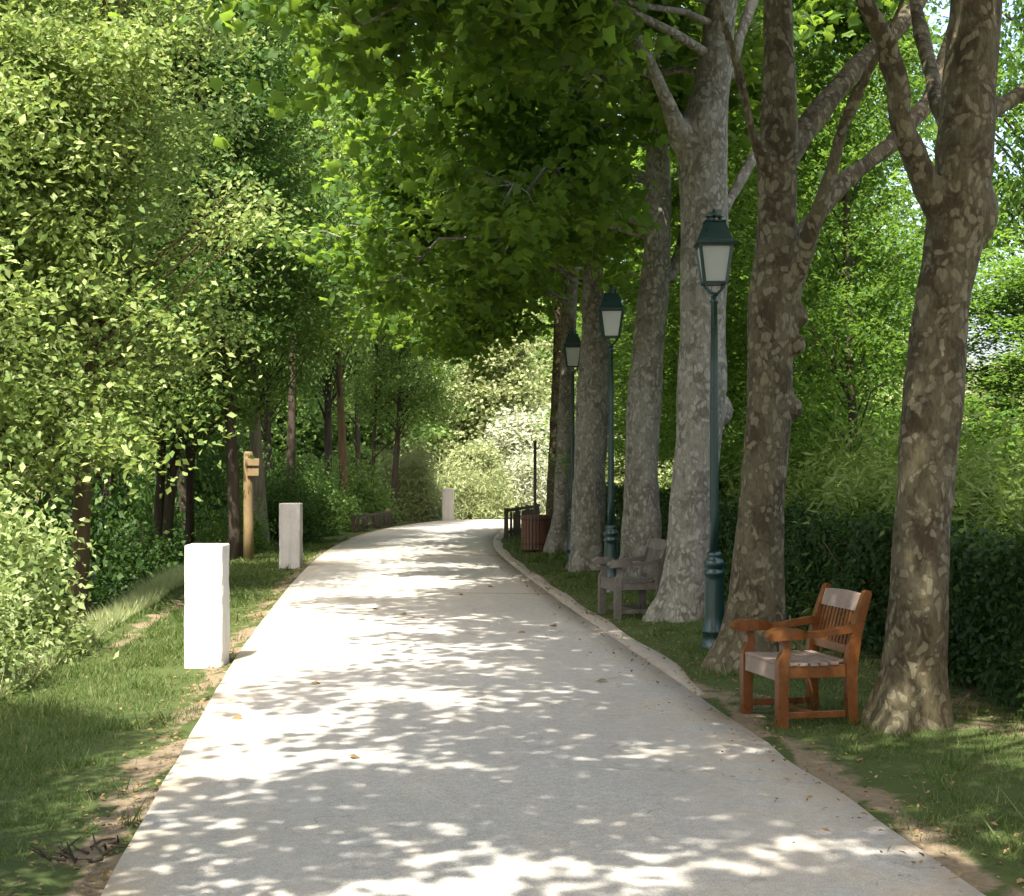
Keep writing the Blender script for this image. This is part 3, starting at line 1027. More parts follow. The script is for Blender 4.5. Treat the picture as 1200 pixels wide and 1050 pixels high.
WG = 'trees of the wood on the left bank'
DK, YL, GR = {'crown': M['wood_leaf_dark']}, {'crown': M['wood_leaf_yellow']}, {'crown': M['wood_leaf']}
PB = {'trunk': M['bark_pale'], 'crown': M['wood_leaf']}  # pale bark colours in the sunlit patches of one trunk
BB = {'trunk': M['bark_brown'], 'crown': M['wood_leaf_yellow']}
left_trees = [
    (None, (-4.65, 5.5), VA, 0.9, (0.74, 0.74, 0.9), GR, 'green tree on the bank close by, shading the near grass'),
    (None, (-4.9, 2.2), VC, 2.9, 1.0, GR, 'many-stemmed tree on the bank, nearest of the wood'),
    (108, 20.0, VF, 0.3, 1.0, BB, 'brown-trunked tree with yellow-green crown rising behind the bright pale bush'),
    (-70, 18.5, VC, 1.3, 1.05, YL, 'many-stemmed yellow-green tree at the outer wood edge, above the bright bush'),
    (268, 28.5, VB, 2.0, 1.0, DK, 'slender dark straight trunk just beside the brown wooden post'),
    (304, 31.5, VA, 4.1, 1.0, PB, 'tree with sunlight coloured into its pale trunk directly behind the brown wooden post'),
    (205, 30.0, VC, 0.5, 1.05, GR, 'mid green many-stemmed tree in the wood behind the nearest white bollard'),
    (345, 37.0, VB, 5.3, 0.95, YL, 'tree whose thin trunk leans over behind the grey second bollard'),
    (398, 40.0, VA, 3.2, 0.85, BB, 'brown-trunked tree between the leaning trunk and the dark triple trunk'),
    (452, 44.5, VC, 2.2, (0.72, 0.72, 0.9), GR, 'tree with three dark upright stems at the far bend of the path'),
    (40, 27.0, VF, 3.7, 1.08, YL, 'tall yellow-green tree standing back behind the brown-trunked tree'),
    (120, 36.0, VA, 1.1, 1.15, GR, 'tall green tree deep in the wood, seen past the brown trunk'),
    (-20, 35.0, VC, 4.4, 1.2, YL, 'pale yellow-green tree farthest back at the outer side of the wood'),
    (215, 44.0, VB, 0.9, 1.15, YL, 'tall sunlit yellow-green tree deep in the wood above the slender dark trunk'),
    (310, 50.0, VA, 2.7, 1.15, GR, 'tall green tree deep in the wood beyond the leaning trunk'),
    (400, 56.0, VC, 5.9, 1.2, GR, 'tall green tree behind the dark triple trunk'),
    (90, 50.0, VB, 2.9, 1.3, DK, 'dark green tree at the very back of the wood'),
]
for u, Y, vm, rz, sc, mt, lab in left_trees:
    x, Y = (wx(u, Y), Y) if u is not None else Y
    if not hasattr(sc, '__len__') and Y > 26:
        sc = (sc, sc, max(sc, (0.325 * Y + 2.0) / 10.5))
    make_tree('woodland_tree', lab, 'tree', (x, Y, gz1(x, Y)), vm, rz, sc, WG, mt)

far_list = [  # the palest crowns carry washed-out sunlight in their leaf colour
    (300, 62, 1.25, 0.2, 'wood_leaf', 'mid green tree far off behind the wood, past the sun-coloured trunk'),
    (365, 66, 1.3, 1.2, 'wood_leaf', 'green tree far off behind the wood, past the leaning trunk'),
    (235, 64, 1.4, 3.2, 'wood_leaf_dark', 'dark green tree far off behind the slender dark trunk'),
    (430, 68, 1.3, 2.0, 'wood_leaf', 'green tree far off behind the triple trunk'),
    (150, 66, 1.5, 4.2, 'wood_leaf_dark', 'dark green tree farthest off behind the brown-trunked tree'),
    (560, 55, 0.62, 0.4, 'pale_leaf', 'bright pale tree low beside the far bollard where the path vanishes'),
    (612, 60, 0.85, 1.7, 'glare_leaf', 'glare-coloured tree straight ahead at the end of the path'),
    (575, 68, 1.15, 2.9, 'pale_leaf', 'tall pale tree just behind the glare-coloured trees at the end of the path'),
    (655, 64, 0.9, 4.0, 'glare_leaf', 'glare-coloured tree glimpsed past the dark far plane trunk'),
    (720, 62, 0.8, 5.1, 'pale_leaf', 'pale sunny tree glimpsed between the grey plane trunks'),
    (640, 80, 1.5, 0.9, 'pale_leaf', 'big pale green tree farthest away beyond the glare-coloured trees'),
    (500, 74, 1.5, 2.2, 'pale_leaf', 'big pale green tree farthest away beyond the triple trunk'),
    (760, 82, 1.4, 3.3, 'wood_leaf_yellow', 'big yellow-green tree far off behind the second lamp'),
]
for u, Y, sc, rz, mt, lab in far_list:
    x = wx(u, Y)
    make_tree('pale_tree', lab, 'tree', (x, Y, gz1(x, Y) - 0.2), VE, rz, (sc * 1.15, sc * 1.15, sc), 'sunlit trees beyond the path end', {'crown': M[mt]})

right_list = [
    (1225, 33.0, (1.35, 1.35, 1.85), 2.2, 'right_leaf', 'tall leafy tree farthest out behind the hedge, above the gap of white sky'),
    (930, 23.0, (0.75, 0.75, 1.0), 0.7, 'right_leaf', 'leafy green tree close behind the hedge, seen over the orange armchair'),
    (860, 36.0, 1.35, 2.6, 'right_leaf', 'tall leafy tree far back beside the nearest lamp post'),
    (745, 46.0, 1.3, 1.5, 'wood_leaf', 'leafy tree far beyond the hedge between two grey trunks'),
    (1000, 19.5, (0.58, 0.58, 0.95), 0.2, 'right_leaf', 'spreading dark green tree with tiered foliage between the two brown plane trunks'),
    (1225, 17.5, (0.6, 0.6, 0.46), 1.9, 'right_leaf', 'low tiered green tree behind the hedge beyond the thickest trunk'),
    (880, 27.0, 0.95, 3.1, 'right_leaf', 'dark green tree behind the hedge, seen beside the nearest lamp'),
    (930, 34.0, 1.1, 4.6, 'right_leaf', 'tall green tree farther back behind the hedge'),
    
    (800, 40.0, 1.2, 0.9, 'right_leaf', 'green tree far back, seen between two grey plane trunks'),
]
for u, Y, sc, rz, mt, lab in right_list:
    x = wx(u, Y)
    make_tree('spreading_tree', lab, 'tree', (x, Y, gz1(x, Y)), VA if hasattr(sc, '__len__') and sc[2] > 1.5 else VD, rz, sc, 'trees behind the hedge', {'crown': M[mt]})
for u, Y, sc, rz, mt, lab in [(960, 58, 0.95, 1.2, 'wood_leaf_yellow', 'sunny pale yellow tree in the open beyond the hedge trees'),
                              (1060, 66, 1.1, 3.0, 'pale_leaf', 'pale bright tree far beyond the hedge between the brown trunks'),
                              (1190, 60, 0.85, 5.0, 'pale_leaf', 'pale low tree under the patch of white sky')]:
    x = wx(u, Y)
    make_tree('pale_tree', lab, 'tree', (x, Y, gz1(x, Y) - 0.2), VE, rz, (sc * 1.3, sc * 1.3, sc), 'sunlit trees in the open beyond the hedge', {'crown': M[mt]})


# ------------------------------------------------------------------ bushes
def bush_meshes(seed, R, H, nclus, k, leaf, TV=RH_V, mat=None, spray=0.35, upness=0.55, flat=0.6):
    rng = np.random.default_rng(seed)
    u1 = rng.uniform(0, 1, nclus)
    az = rng.uniform(0, 6.283, nclus)
    el = np.arcsin(u1) * rng.uniform(0.7, 1.0, nclus)
    rr = rng.uniform(0.25, 1, nclus) ** 0.4 * (0.82 + 0.22 * np.sin(3 * az + seed) * np.sin(4 * el + seed) + rng.normal(0, 0.07, nclus))
    C = np.stack([R * rr * np.cos(el) * np.cos(az), R * rr * np.cos(el) * np.sin(az), H * rr * np.sin(el) + 0.08], -1)
    paths = []
    for i in rng.permutation(nclus)[:70]:
        e = C[i]
        q = np.array([e[0] * 0.12, e[1] * 0.12, -0.1])
        mid = (q + e) / 2 * np.array([0.8, 0.8, 1.15])
        paths.append((np.array([q, mid, e]), np.array([0.016, 0.011, 0.004])))
    Vt, Tt = twig_arrays(paths, 5)
    me_b = np_mesh('stems', Vt, Tt, M['twig'], True)
    Rr = spray * rng.uniform(0.6, 1.3, nclus)
    me_c = spray_leaves(rng, C, Rr, k, flat, leaf, TV, RH_T, upness, 0.2, 'foliage', mat)
    return me_b, me_c


def make_bush(name, label, loc, meshes, rotz=0.0, scale=1.0, group=None, mat=None):
    r = thing(name, label, 'bush', loc, rotz, group)
    r.scale = scale if hasattr(scale, '__len__') else (scale,) * 3
    for nm, me in zip(('stems', 'foliage'), meshes):
        o = obj(nm, me, r)
        if nm == 'foliage' and mat:
            swap(o, {'*': mat})
    return r


BA = bush_meshes(31, 1.3, 2.2, 620, 40, 0.075, mat=M['bush_leaf'])
BBm = bush_meshes(32, 1.2, 1.7, 420, 38, 0.085, mat=M['wood_leaf_dark'])
BC = bush_meshes(33, 1.2, 2.4, 520, 46, 0.15, TV=NA_V, mat=M['pale_leaf'], upness=0.3, flat=1.0)

bushes = [  # ditch bushes take the darkest leaf colour to stand in for woodland shade
    ('leafy_bush', BA, -4.95, 13.1, 0.2, (1.0, 1.1, 1.15), 'bush_leaf', 'large bright yellow-green bush on the bank beside the sunlit grass'),
    ('leafy_bush', BA, -4.45, 11.3, 2.2, (0.62, 0.7, 0.72), 'bush_leaf', 'low bright bush in front of the large one, at the grass edge'),
    ('leafy_bush', BA, -5.8, 14.6, 4.0, (1.0, 1.0, 1.35), 'bush_leaf', 'taller bright bush rising behind the large one on the bank'),
    ('leafy_bush', BA, -7.2, 17.0, 1.0, (1.0, 1.0, 1.2), 'hedge_and_shade_leaf', 'shade-coloured bush in the ditch under the brown-trunked tree'),
    ('undergrowth_bush', BBm, -7.0, 23.5, 0.5, 1.1, 'hedge_and_shade_leaf', 'shade-coloured leafy bush in the ditch to the side of the nearest bollard'),
    ('undergrowth_bush', BBm, -6.6, 27.0, 1.5, 1.15, 'hedge_and_shade_leaf', 'shade-coloured bush at the foot of the slender dark trunk'),
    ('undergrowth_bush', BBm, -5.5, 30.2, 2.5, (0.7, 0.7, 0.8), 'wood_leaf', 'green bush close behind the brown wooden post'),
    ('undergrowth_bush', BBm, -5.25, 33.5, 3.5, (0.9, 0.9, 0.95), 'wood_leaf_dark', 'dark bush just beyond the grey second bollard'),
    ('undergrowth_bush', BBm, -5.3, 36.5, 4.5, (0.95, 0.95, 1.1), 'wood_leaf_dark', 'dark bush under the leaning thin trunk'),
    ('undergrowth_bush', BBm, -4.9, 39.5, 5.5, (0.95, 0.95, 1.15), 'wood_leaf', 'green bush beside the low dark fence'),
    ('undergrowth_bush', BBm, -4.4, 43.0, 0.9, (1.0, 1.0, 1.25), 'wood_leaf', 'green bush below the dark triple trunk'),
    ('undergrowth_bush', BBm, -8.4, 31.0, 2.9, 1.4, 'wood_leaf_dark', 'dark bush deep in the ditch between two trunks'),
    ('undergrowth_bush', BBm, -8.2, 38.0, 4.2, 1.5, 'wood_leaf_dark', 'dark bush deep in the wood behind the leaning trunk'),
    ('undergrowth_bush', BBm, -9.5, 25.0, 4.9, 1.5, 'hedge_and_shade_leaf', 'shade-coloured bush behind the brown trunk across the ditch'),
    ('undergrowth_bush', BBm, -8.0, 26.5, 0.9, (1.3, 1.3, 2.3), 'hedge_and_shade_leaf', 'tall shade-coloured bush in the gap between the brown trunk and the slender dark trunk'),
    ('undergrowth_bush', BBm, -7.0, 22.0, 3.9, (0.8, 0.8, 1.1), 'hedge_and_shade_leaf', 'shade-coloured bush straight behind the nearest white bollard'),
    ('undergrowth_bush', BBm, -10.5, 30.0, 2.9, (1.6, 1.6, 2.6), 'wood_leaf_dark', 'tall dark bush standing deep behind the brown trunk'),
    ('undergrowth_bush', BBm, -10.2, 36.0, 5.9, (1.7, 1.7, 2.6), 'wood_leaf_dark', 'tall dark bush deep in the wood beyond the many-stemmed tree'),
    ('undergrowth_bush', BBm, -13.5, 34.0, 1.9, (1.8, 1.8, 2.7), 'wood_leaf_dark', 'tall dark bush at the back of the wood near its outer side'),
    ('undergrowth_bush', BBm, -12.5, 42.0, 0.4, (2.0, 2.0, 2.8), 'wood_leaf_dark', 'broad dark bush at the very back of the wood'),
    ('undergrowth_bush', BBm, -7.6, 33.5, 5.0, (1.2, 1.2, 2.0), 'wood_leaf_dark', 'tall dark bush right behind the sun-coloured trunk'),
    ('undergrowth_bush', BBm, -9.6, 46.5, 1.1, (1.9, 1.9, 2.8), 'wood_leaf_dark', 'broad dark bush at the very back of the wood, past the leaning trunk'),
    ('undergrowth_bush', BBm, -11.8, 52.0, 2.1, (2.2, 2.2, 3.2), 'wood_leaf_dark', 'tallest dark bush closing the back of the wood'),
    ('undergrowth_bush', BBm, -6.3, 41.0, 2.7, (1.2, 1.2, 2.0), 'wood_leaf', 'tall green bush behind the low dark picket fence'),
    ('undergrowth_bush', BBm, -9.0, 20.5, 2.4, (1.2, 1.2, 1.9), 'hedge_and_shade_leaf', 'shade-coloured bush in the ditch just behind the bright bushes'),
    ('undergrowth_bush', BBm, -7.0, 44.0, 3.9, 1.5, 'wood_leaf_dark', 'dark bush far in the wood near the bend'),
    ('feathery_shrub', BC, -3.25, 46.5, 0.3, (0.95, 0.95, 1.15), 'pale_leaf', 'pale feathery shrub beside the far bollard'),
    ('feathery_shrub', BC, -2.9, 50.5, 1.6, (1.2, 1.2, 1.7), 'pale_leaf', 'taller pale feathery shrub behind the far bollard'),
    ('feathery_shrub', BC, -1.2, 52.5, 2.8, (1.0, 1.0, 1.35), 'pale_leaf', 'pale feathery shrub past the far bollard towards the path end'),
    ('feathery_shrub', BC, -0.3, 57.0, 4.0, (1.4, 1.4, 1.7), 'glare_leaf', 'glare-coloured feathery shrub closing the view at the path end'),
    ('feathery_shrub', BC, 1.0, 55.5, 5.2, (1.3, 1.3, 1.5), 'glare_leaf', 'glare-coloured feathery shrub behind the thin iron pole'),
]
for nm, bmh, x, y, rz, sc, mt, lab in bushes:
    make_bush(nm, lab, (x, y, gz1(x, y)), bmh, rz, sc, {'leafy_bush': 'bright bushes on the near bank', 'undergrowth_bush': 'undergrowth bushes of the wood',
                                                         'feathery_shrub': 'pale shrubs at the far bend'}[nm], M[mt])


# hedge: one clipped run of leaves with stems inside
def hx(y):
    return 3.28 - 0.088 * (y - 10.5)


rng = np.random.default_rng(41)
n = 90000
yy = 8.2 + 27 * rng.random(n) ** 1.25
depth = rng.exponential(0.10, n)
top = rng.random(n) < 0.33
hh = 1.12 + 0.06 * np.sin(yy * 2.1) + 0.05 * np.sin(yy * 5.3)
zz = np.where(top, hh - depth * 0.8 + rng.normal(0, 0.05, n), rng.random(n) ** 0.9 * hh)
xo = np.where(top, rng.random(n) * 0.9, depth + 0.05 * np.sin(yy * 3 + zz * 4) + 0.04 * np.sin(yy * 7.7 - zz * 6))
P = np.stack([hx(yy) + xo, yy, gz(hx(yy) + xo, yy) + zz], -1)
out_n = np.where(top[:, None], np.array([[0, 0, 1.0]]), np.array([[-1.0, -0.2, 0.45]]))
Nn = out_n + rng.normal(0, 0.5, (n, 3))
Dd = rng.normal(0, 1, (n, 3)) + np.array([-0.3, 0, 0.4])
V_, T_ = leaf_arrays(P, Nn, Dd, 0.062 * rng.uniform(0.6, 1.3, n), RH_V, RH_T)
hr = thing('hedge', 'dense dark green clipped hedge running behind the row of plane trees', 'hedge', (hx(10), 10, 0))
o = obj('foliage', np_mesh('foliage', V_ - np.array([hx(10), 10, 0]), T_, M['hedge_and_shade_leaf']), hr)
paths = []
for y in np.arange(8.3, 35, 0.22):
    bx_ = hx(y) + 0.45 + rng.normal(0, 0.08)
    for s in range(3):
        e = np.array([bx_ + rng.normal(0, 0.22), y + rng.normal(0, 0.18), 1.0])
        paths.append((np.array([[bx_, y, -0.05], [bx_ + 0.4 * (e[0] - bx_), y + 0.4 * (e[1] - y), 0.45], e]) - np.array([hx(10), 10, 0]), np.array([0.018, 0.013, 0.006])))
Vt, Tt = twig_arrays(paths, 5)
obj('stems', np_mesh('stems', Vt, Tt, M['twig'], True), hr)

# feathery taller shrubs behind the hedge
FB = bush_meshes(34, 1.15, 2.0, 640, 60, 0.13, TV=NA_V, mat=M['feather_leaf'], spray=0.36, upness=0.15, flat=1.1)
fl = ['light green feathery shrub over the hedge beyond the thickest trunk', 'light green feathery shrub over the hedge between the two brown trunks',
      'feathery shrub over the hedge just behind the knobbly brown trunk', 'feathery shrub over the hedge behind the nearest lamp post',
      'feathery shrub over the hedge behind the weathered bench', 'feathery shrub over the hedge behind the second lamp post']
for i, (y, lab) in enumerate(zip((11.6, 13.5, 15.4, 17.4, 20.0, 23.0), fl)):
    x = hx(y) + 1.35
    make_bush('feathery_shrub', lab, (x, y, gz1(x, y)), FB, i * 1.3, (0.95, 1.05, 0.97 + 0.05 * (i % 2)), 'feathery shrubs behind the hedge')
for i, (y, dx, sc, lab) in enumerate([(12.2, 3.4, 1.3, 'big dark bush behind the feathery shrub at the outer end of the hedge'),
                                      (15.5, 3.6, 1.4, 'big dark bush behind the hedge between the brown trunks'),
                                      (19.5, 3.6, 1.4, 'big dark bush behind the hedge beside the nearest lamp'),
                                      (25.0, 3.4, 1.5, 'big dark bush behind the far part of the hedge')]):
    x = hx(y) + dx
    make_bush('undergrowth_bush', lab, (x, y, gz1(x, y)), BBm, i * 2.0, sc, 'bushes behind the hedge', M['right_leaf'])


# ---------------------------------------------------------------- bollards
def bollard(label, x, y, h, w, mat, group):
    z = gz1(x, y) - 0.02
    r = thing('stone_bollard', label, 'bollard', (x, y, z), 0, group)
    bm = bmesh.new()
    box(bm, (0, 0, h / 2 - 0.05), (w, w, h + 0.1))
    bevel(bm, 0.014, 3)
    # a coarse stone is never quite true
    bmesh.ops.subdivide_edges(bm, edges=[e for e in bm.edges if e.calc_length() > 0.2], cuts=13, use_grid_fill=True)
    hz_ = w / 2
    for v_ in bm.verts:
        v_.co += Vector((mnoise.noise(v_.co * 4 + Vector((x, 0, 0))), mnoise.noise(v_.co * 4 + Vector((0, 9, x))), 0)) * 0.006
        if abs(v_.co.x) > hz_ - 0.03 and abs(v_.co.y) > hz_ - 0.03:
            ch_ = max(0, mnoise.noise(v_.co * 9 + Vector((x, y, 3))) - 0.15) * 0.03
            v_.co.x -= math.copysign(ch_, v_.co.x)
            v_.co.y -= math.copysign(ch_, v_.co.y)
    bm_obj('block', bm, mat, r)
    bm = bmesh.new()
    bmesh.ops.create_grid(bm, x_segments=4, y_segments=4, size=w / 2 + 0.045)
    for v_ in bm.verts:
        v_.co.z = 0.008 + 0.01 * mnoise.noise(v_.co * 6 + Vector((x, y, 0)))
        v_.co.x += 0.03 * mnoise.noise(v_.co * 9)
        v_.co.y += 0.03 * mnoise.noise(v_.co * 7)
    res = bmesh.ops.extrude_face_region(bm, geom=bm.faces[:])
    for e in res['geom']:
        if isinstance(e, bmesh.types.BMVert):
            e.co.z -= 0.12
    bm_obj('footing', bm, M['footing'], r)
    return r


BG = 'square stone bollards along the verge'
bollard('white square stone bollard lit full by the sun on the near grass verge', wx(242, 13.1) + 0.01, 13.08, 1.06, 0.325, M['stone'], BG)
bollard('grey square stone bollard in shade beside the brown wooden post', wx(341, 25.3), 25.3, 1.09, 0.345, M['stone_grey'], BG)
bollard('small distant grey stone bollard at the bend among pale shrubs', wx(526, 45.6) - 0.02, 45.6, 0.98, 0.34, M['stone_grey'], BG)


# ------------------------------------------------------------ street lamps
def lamp(label, x, y):
    r = thing('street_lamp', label, 'street lamp', (x, y, gz1(x, y)), 0, 'green lamp posts along the row of trees')
    bm = bmesh.new()
    lathe(bm, [(0.125, -0.08), (0.125, 0.03), (0.11, 0.045), (0.108, 0.13), (0.118, 0.145), (0.118, 0.16), (0.103, 0.19), (0.095, 0.30), (0.084, 0.62),
               (0.082, 0.66), (0.098, 0.675), (0.098, 0.70), (0.08, 0.715), (0.08, 0.735), (0.098, 0.755), (0.10, 0.785), (0.082, 0.81), (0.064, 0.825),
               (0.072, 0.845), (0.072, 0.865), (0.052, 0.885)], 24)
    bm_obj('base', bm, M['lamp_green'], r, True)
    bm = bmesh.new()
    lathe(bm, [(0.043, 0.875), (0.042, 1.2), (0.036, 2.6), (0.030, 3.16), (0.040, 3.17), (0.040, 3.19), (0.030, 3.20), (0.028, 3.235)], 20)
    bm_obj('post', bm, M['lamp_green'], r, True)
    # lantern
    bm = bmesh.new()
    zb, zt, wb, wt = 3.345, 3.695, 0.20, 0.29
    lathe(bm, [(0.028, 3.225), (0.042, 3.245), (0.045, 3.26)], 16)
    for sx, sy in ((1, 1), (1, -1), (-1, 1), (-1, -1)):
        sweep(bm, [(sx * 0.03, sy * 0.03, 3.25), (sx * 0.075, sy * 0.075, 3.30), (sx * (wb / 2 - 0.008), sy * (wb / 2 - 0.008), zb)], (sy, -sx, 0), 0.016, 0.016)
        sweep(bm, [(sx * wb / 2, sy * wb / 2, zb - 0.01), (sx * wt / 2, sy * wt / 2, zt)], (sy, -sx, 0), 0.024, 0.020)
    for w, z, hgt in ((wb, zb, 0.022), (wt, zt - 0.012, 0.02)):
        for s in (1, -1):
            box(bm, (0, s * w / 2, z), (w + 0.024, 0.02, hgt))
            box(bm, (s * w / 2, 0, z), (0.02, w - 0.022, hgt))
    box(bm, (0, 0, zb - 0.004), (wb - 0.03, wb - 0.03, 0.008))
    lan = bm_obj('lantern', bm, M['lamp_green'], r)
    for k in range(4):
        bm = bmesh.new()
        a, b = wb / 2 - 0.013, wt / 2 - 0.013
        vs = [bm.verts.new(p) for p in ((-a + 0.004, -wb / 2 + 0.003, zb + 0.012), (a - 0.004, -wb / 2 + 0.003, zb + 0.012), (b - 0.002, -wt / 2 + 0.004, zt - 0.022), (-b + 0.002, -wt / 2 + 0.004, zt - 0.022))]
        f_ = bm.faces.new(vs)
        res = bmesh.ops.extrude_face_region(bm, geom=[f_])
        for e in res['geom']:
            if isinstance(e, bmesh.types.BMVert):
                e.co.y += 0.004
        bmesh.ops.rotate(bm, verts=bm.verts, cent=(0, 0, 0), matrix=Matrix.Rotation(k * math.pi / 2, 3, 'Z'))
        bm_obj('pane', bm, M['milk_glass'], lan)
    bm = bmesh.new()
    frustum4(bm, 0.345, zt + 0.001, 0.345, zt + 0.02)
    frustum4(bm, 0.325, zt + 0.022, 0.295, zt + 0.05)
    frustum4(bm, 0.29, zt + 0.052, 0.185, zt + 0.205)
    frustum4(bm, 0.20, zt + 0.207, 0.19, zt + 0.222)
    bevel(bm, 0.004, 2)
    bm_obj('roof', bm, M['lamp_green'], lan)
    bm = bmesh.new()
    for sx, sy in ((1, 1), (1, -1), (-1, 1), (-1, -1)):
        sweep(bm, [(sx * 0.055, sy * 0.055, zt + 0.22), (sx * 0.05, sy * 0.05, zt + 0.262)], (1, 0, 0), 0.016, 0.016)
    lathe(bm, [(0.018, zt + 0.222), (0.018, zt + 0.26), (0.085, zt + 0.262), (0.085, zt + 0.275), (0.05, zt + 0.295), (0.018, zt + 0.305), (0.022, zt + 0.318), (0.008, zt + 0.335)], 16)
    bm_obj('finial', bm, M['lamp_green'], lan)
    return r


l0 = lamp('tallest-looking dark green lamp post with milky lantern, before the pale streaked trunk', wx(837, 14.1), 14.1)
y2 = F * CAM_H / 152
y3 = F * CAM_H / 114
dup(l0, (wx(716, y2), y2, gz1(wx(716, y2), y2)), 0, None, 'dark green lamp post standing behind the weathered grey bench')
dup(l0, (wx(671, y3), y3, gz1(wx(671, y3), y3)), 0, None, 'most distant green lamp post, partly against the slim grey trunk near the bin')


# ----------------------------------------------------------------- armchair
def armchair(label, loc, rotz):
    """local +x is where the sitter faces, y is across"""
    r = thing('garden_armchair', label, 'armchair', loc, rotz, 'wooden garden armchairs by the path')
    W, Dp = 0.66, 0.53
    hw = W / 2 - 0.03
    wood, sunlit_wood = M['chair_wood'], M['sunlit_chair_wood']  # the paler wood carries painted light on the seat and front rail
    for s in (1, -1):
        y = s * hw
        bm = bmesh.new()
        # square leg to the seat, then a swelling baluster to the arm
        sweep(bm, [(Dp / 2 - 0.03, y, 0.0), (Dp / 2 - 0.03, y, 0.40), (Dp / 2 - 0.035, y, 0.43), (Dp / 2 - 0.055, y, 0.48), (Dp / 2 - 0.05, y, 0.53), (Dp / 2 - 0.045, y, 0.572)],
              (0, 1, 0), 0.066, [0.07, 0.07, 0.066, 0.055, 0.05, 0.066])
        bevel(bm, 0.006)
        bm_obj('front_leg', bm, wood, r)
        bm = bmesh.new()
        sweep(bm, [(-Dp / 2 + 0.01, y, 0.0), (-Dp / 2 + 0.02, y, 0.22), (-Dp / 2 + 0.02, y, 0.40), (-Dp / 2 - 0.01, y, 0.58), (-Dp / 2 - 0.05, y, 0.72), (-Dp / 2 - 0.095, y, 0.855), (-Dp / 2 - 0.10, y, 0.872)],
              (0, 1, 0), 0.058, [0.066, 0.07, 0.08, 0.072, 0.062, 0.05, 0.02])
        bevel(bm, 0.006)
        bm_obj('rear_leg', bm, wood, r)
        bm = bmesh.new()
        sweep(bm, [(Dp / 2 + 0.075, y, 0.575), (Dp / 2 + 0.055, y, 0.588), (Dp / 2, y, 0.601), (Dp / 2 - 0.09, y, 0.602), (Dp / 2 - 0.16, y, 0.598), (Dp / 2 - 0.20, y, 0.592), (Dp / 2 - 0.30, y, 0.597), (-Dp / 2 + 0.03, y, 0.625), (-Dp / 2 - 0.012, y, 0.632)],
              (0, 1, 0), [0.07, 0.112, 0.128, 0.124, 0.10, 0.066, 0.062, 0.066, 0.056], [0.03, 0.058, 0.072, 0.070, 0.060, 0.036, 0.038, 0.050, 0.046])
        bevel(bm, 0.007, 2)
        bm_obj('armrest', bm, wood, r)
        bm = bmesh.new()
        box(bm, (0, y * 0.985, 0.355), (Dp - 0.108, 0.026, 0.085))
        bevel(bm, 0.004)
        bm_obj('side_rail', bm, wood, r)
        bm = bmesh.new()
        box(bm, (0.005, y * 0.97, 0.075), (Dp - 0.1, 0.026, 0.045))
        bevel(bm, 0.004)
        bm_obj('stretcher', bm, wood, r)
    bm = bmesh.new()
    box(bm, (0.0, 0, 0.075), (0.045, 2 * hw * 0.97 - 0.03, 0.026))
    bevel(bm, 0.004)
    bm_obj('stretcher', bm, wood, r)
    bm = bmesh.new()
    box(bm, (Dp / 2 - 0.022, 0, 0.348), (0.028, 2 * hw - 0.06, 0.105))
    bevel(bm, 0.005)
    bm_obj('front_rail', bm, sunlit_wood, r)
    bm = bmesh.new()
    box(bm, (-Dp / 2 + 0.022, 0, 0.35), (0.028, 2 * hw - 0.055, 0.085))
    bevel(bm, 0.005)
    bm_obj('rear_rail', bm, wood, r)
    bm = bmesh.new()
    for k in range(7):
        x = Dp / 2 - 0.035 - k * 0.071
        box(bm, (x, 0, 0.411 - 0.012 * math.sin(math.pi * k / 6)), (0.058, 2 * hw - (0.062 if k in (0, 6) else -0.035), 0.02))
    bevel(bm, 0.004)
    bm_obj('seat', bm, sunlit_wood, r)
    # back: two rails following the rake, slats between
    bm = bmesh.new()

    def bk(z):
        return -Dp / 2 + 0.01 - 0.115 * (max(z - 0.45, 0) / 0.44) ** 1.15 + 0.008
    n = 9
    top_, bot = [], []
    for k in range(n):
        y = -hw + 0.028 + (2 * hw - 0.056) * k / (n - 1)
        t = (k / (n - 1) - 0.5) * 2
        top_.append((y, 0.842 + 0.010 * (1 - t * t)))
        bot.append((y, 0.735))
    for thk in (0,):
        fr = [bm.verts.new((bk(z) + 0.015, y, z)) for y, z in top_] + [bm.verts.new((bk(z) + 0.015, y, z)) for y, z in bot[::-1]]
        f_ = bm.faces.new(fr)
        res = bmesh.ops.extrude_face_region(bm, geom=[f_])
        for e in res['geom']:
            if isinstance(e, bmesh.types.BMVert):
                e.co.x -= 0.03
    bm_obj('top_rail', bm, sunlit_wood, r)
    bm = bmesh.new()
    box(bm, (bk(0.485), 0, 0.485), (0.028, 2 * hw - 0.056, 0.06))
    bevel(bm, 0.004)
    bm_obj('lower_rail', bm, wood, r)
    for k in range(10):
        y = -hw + 0.07 + (2 * hw - 0.14) * k / 9
        bm = bmesh.new()
        sweep(bm, [(bk(z), y, z) for z in (0.512, 0.6, 0.68, 0.74)], (0, 1, 0), 0.032, 0.014)
        bevel(bm, 0.003)
        bm_obj('back_slat', bm, wood, r)
    return r


# front feet stand at (1.733, 9.87) and (1.589, 10.48); it faces the path
fx, fy = -0.97, -0.23
ang = math.atan2(fy, fx)


def chair_place(nx_, ny_):
    """near front foot -> chair centre, for a chair turned by ang (local -? y is near)"""
    c, s = math.cos(ang), math.sin(ang)
    lx, ly = 0.52 / 2 - 0.03, 0.28           # local foot
    return nx_ - (c * lx - s * ly), ny_ - (s * lx + c * ly)


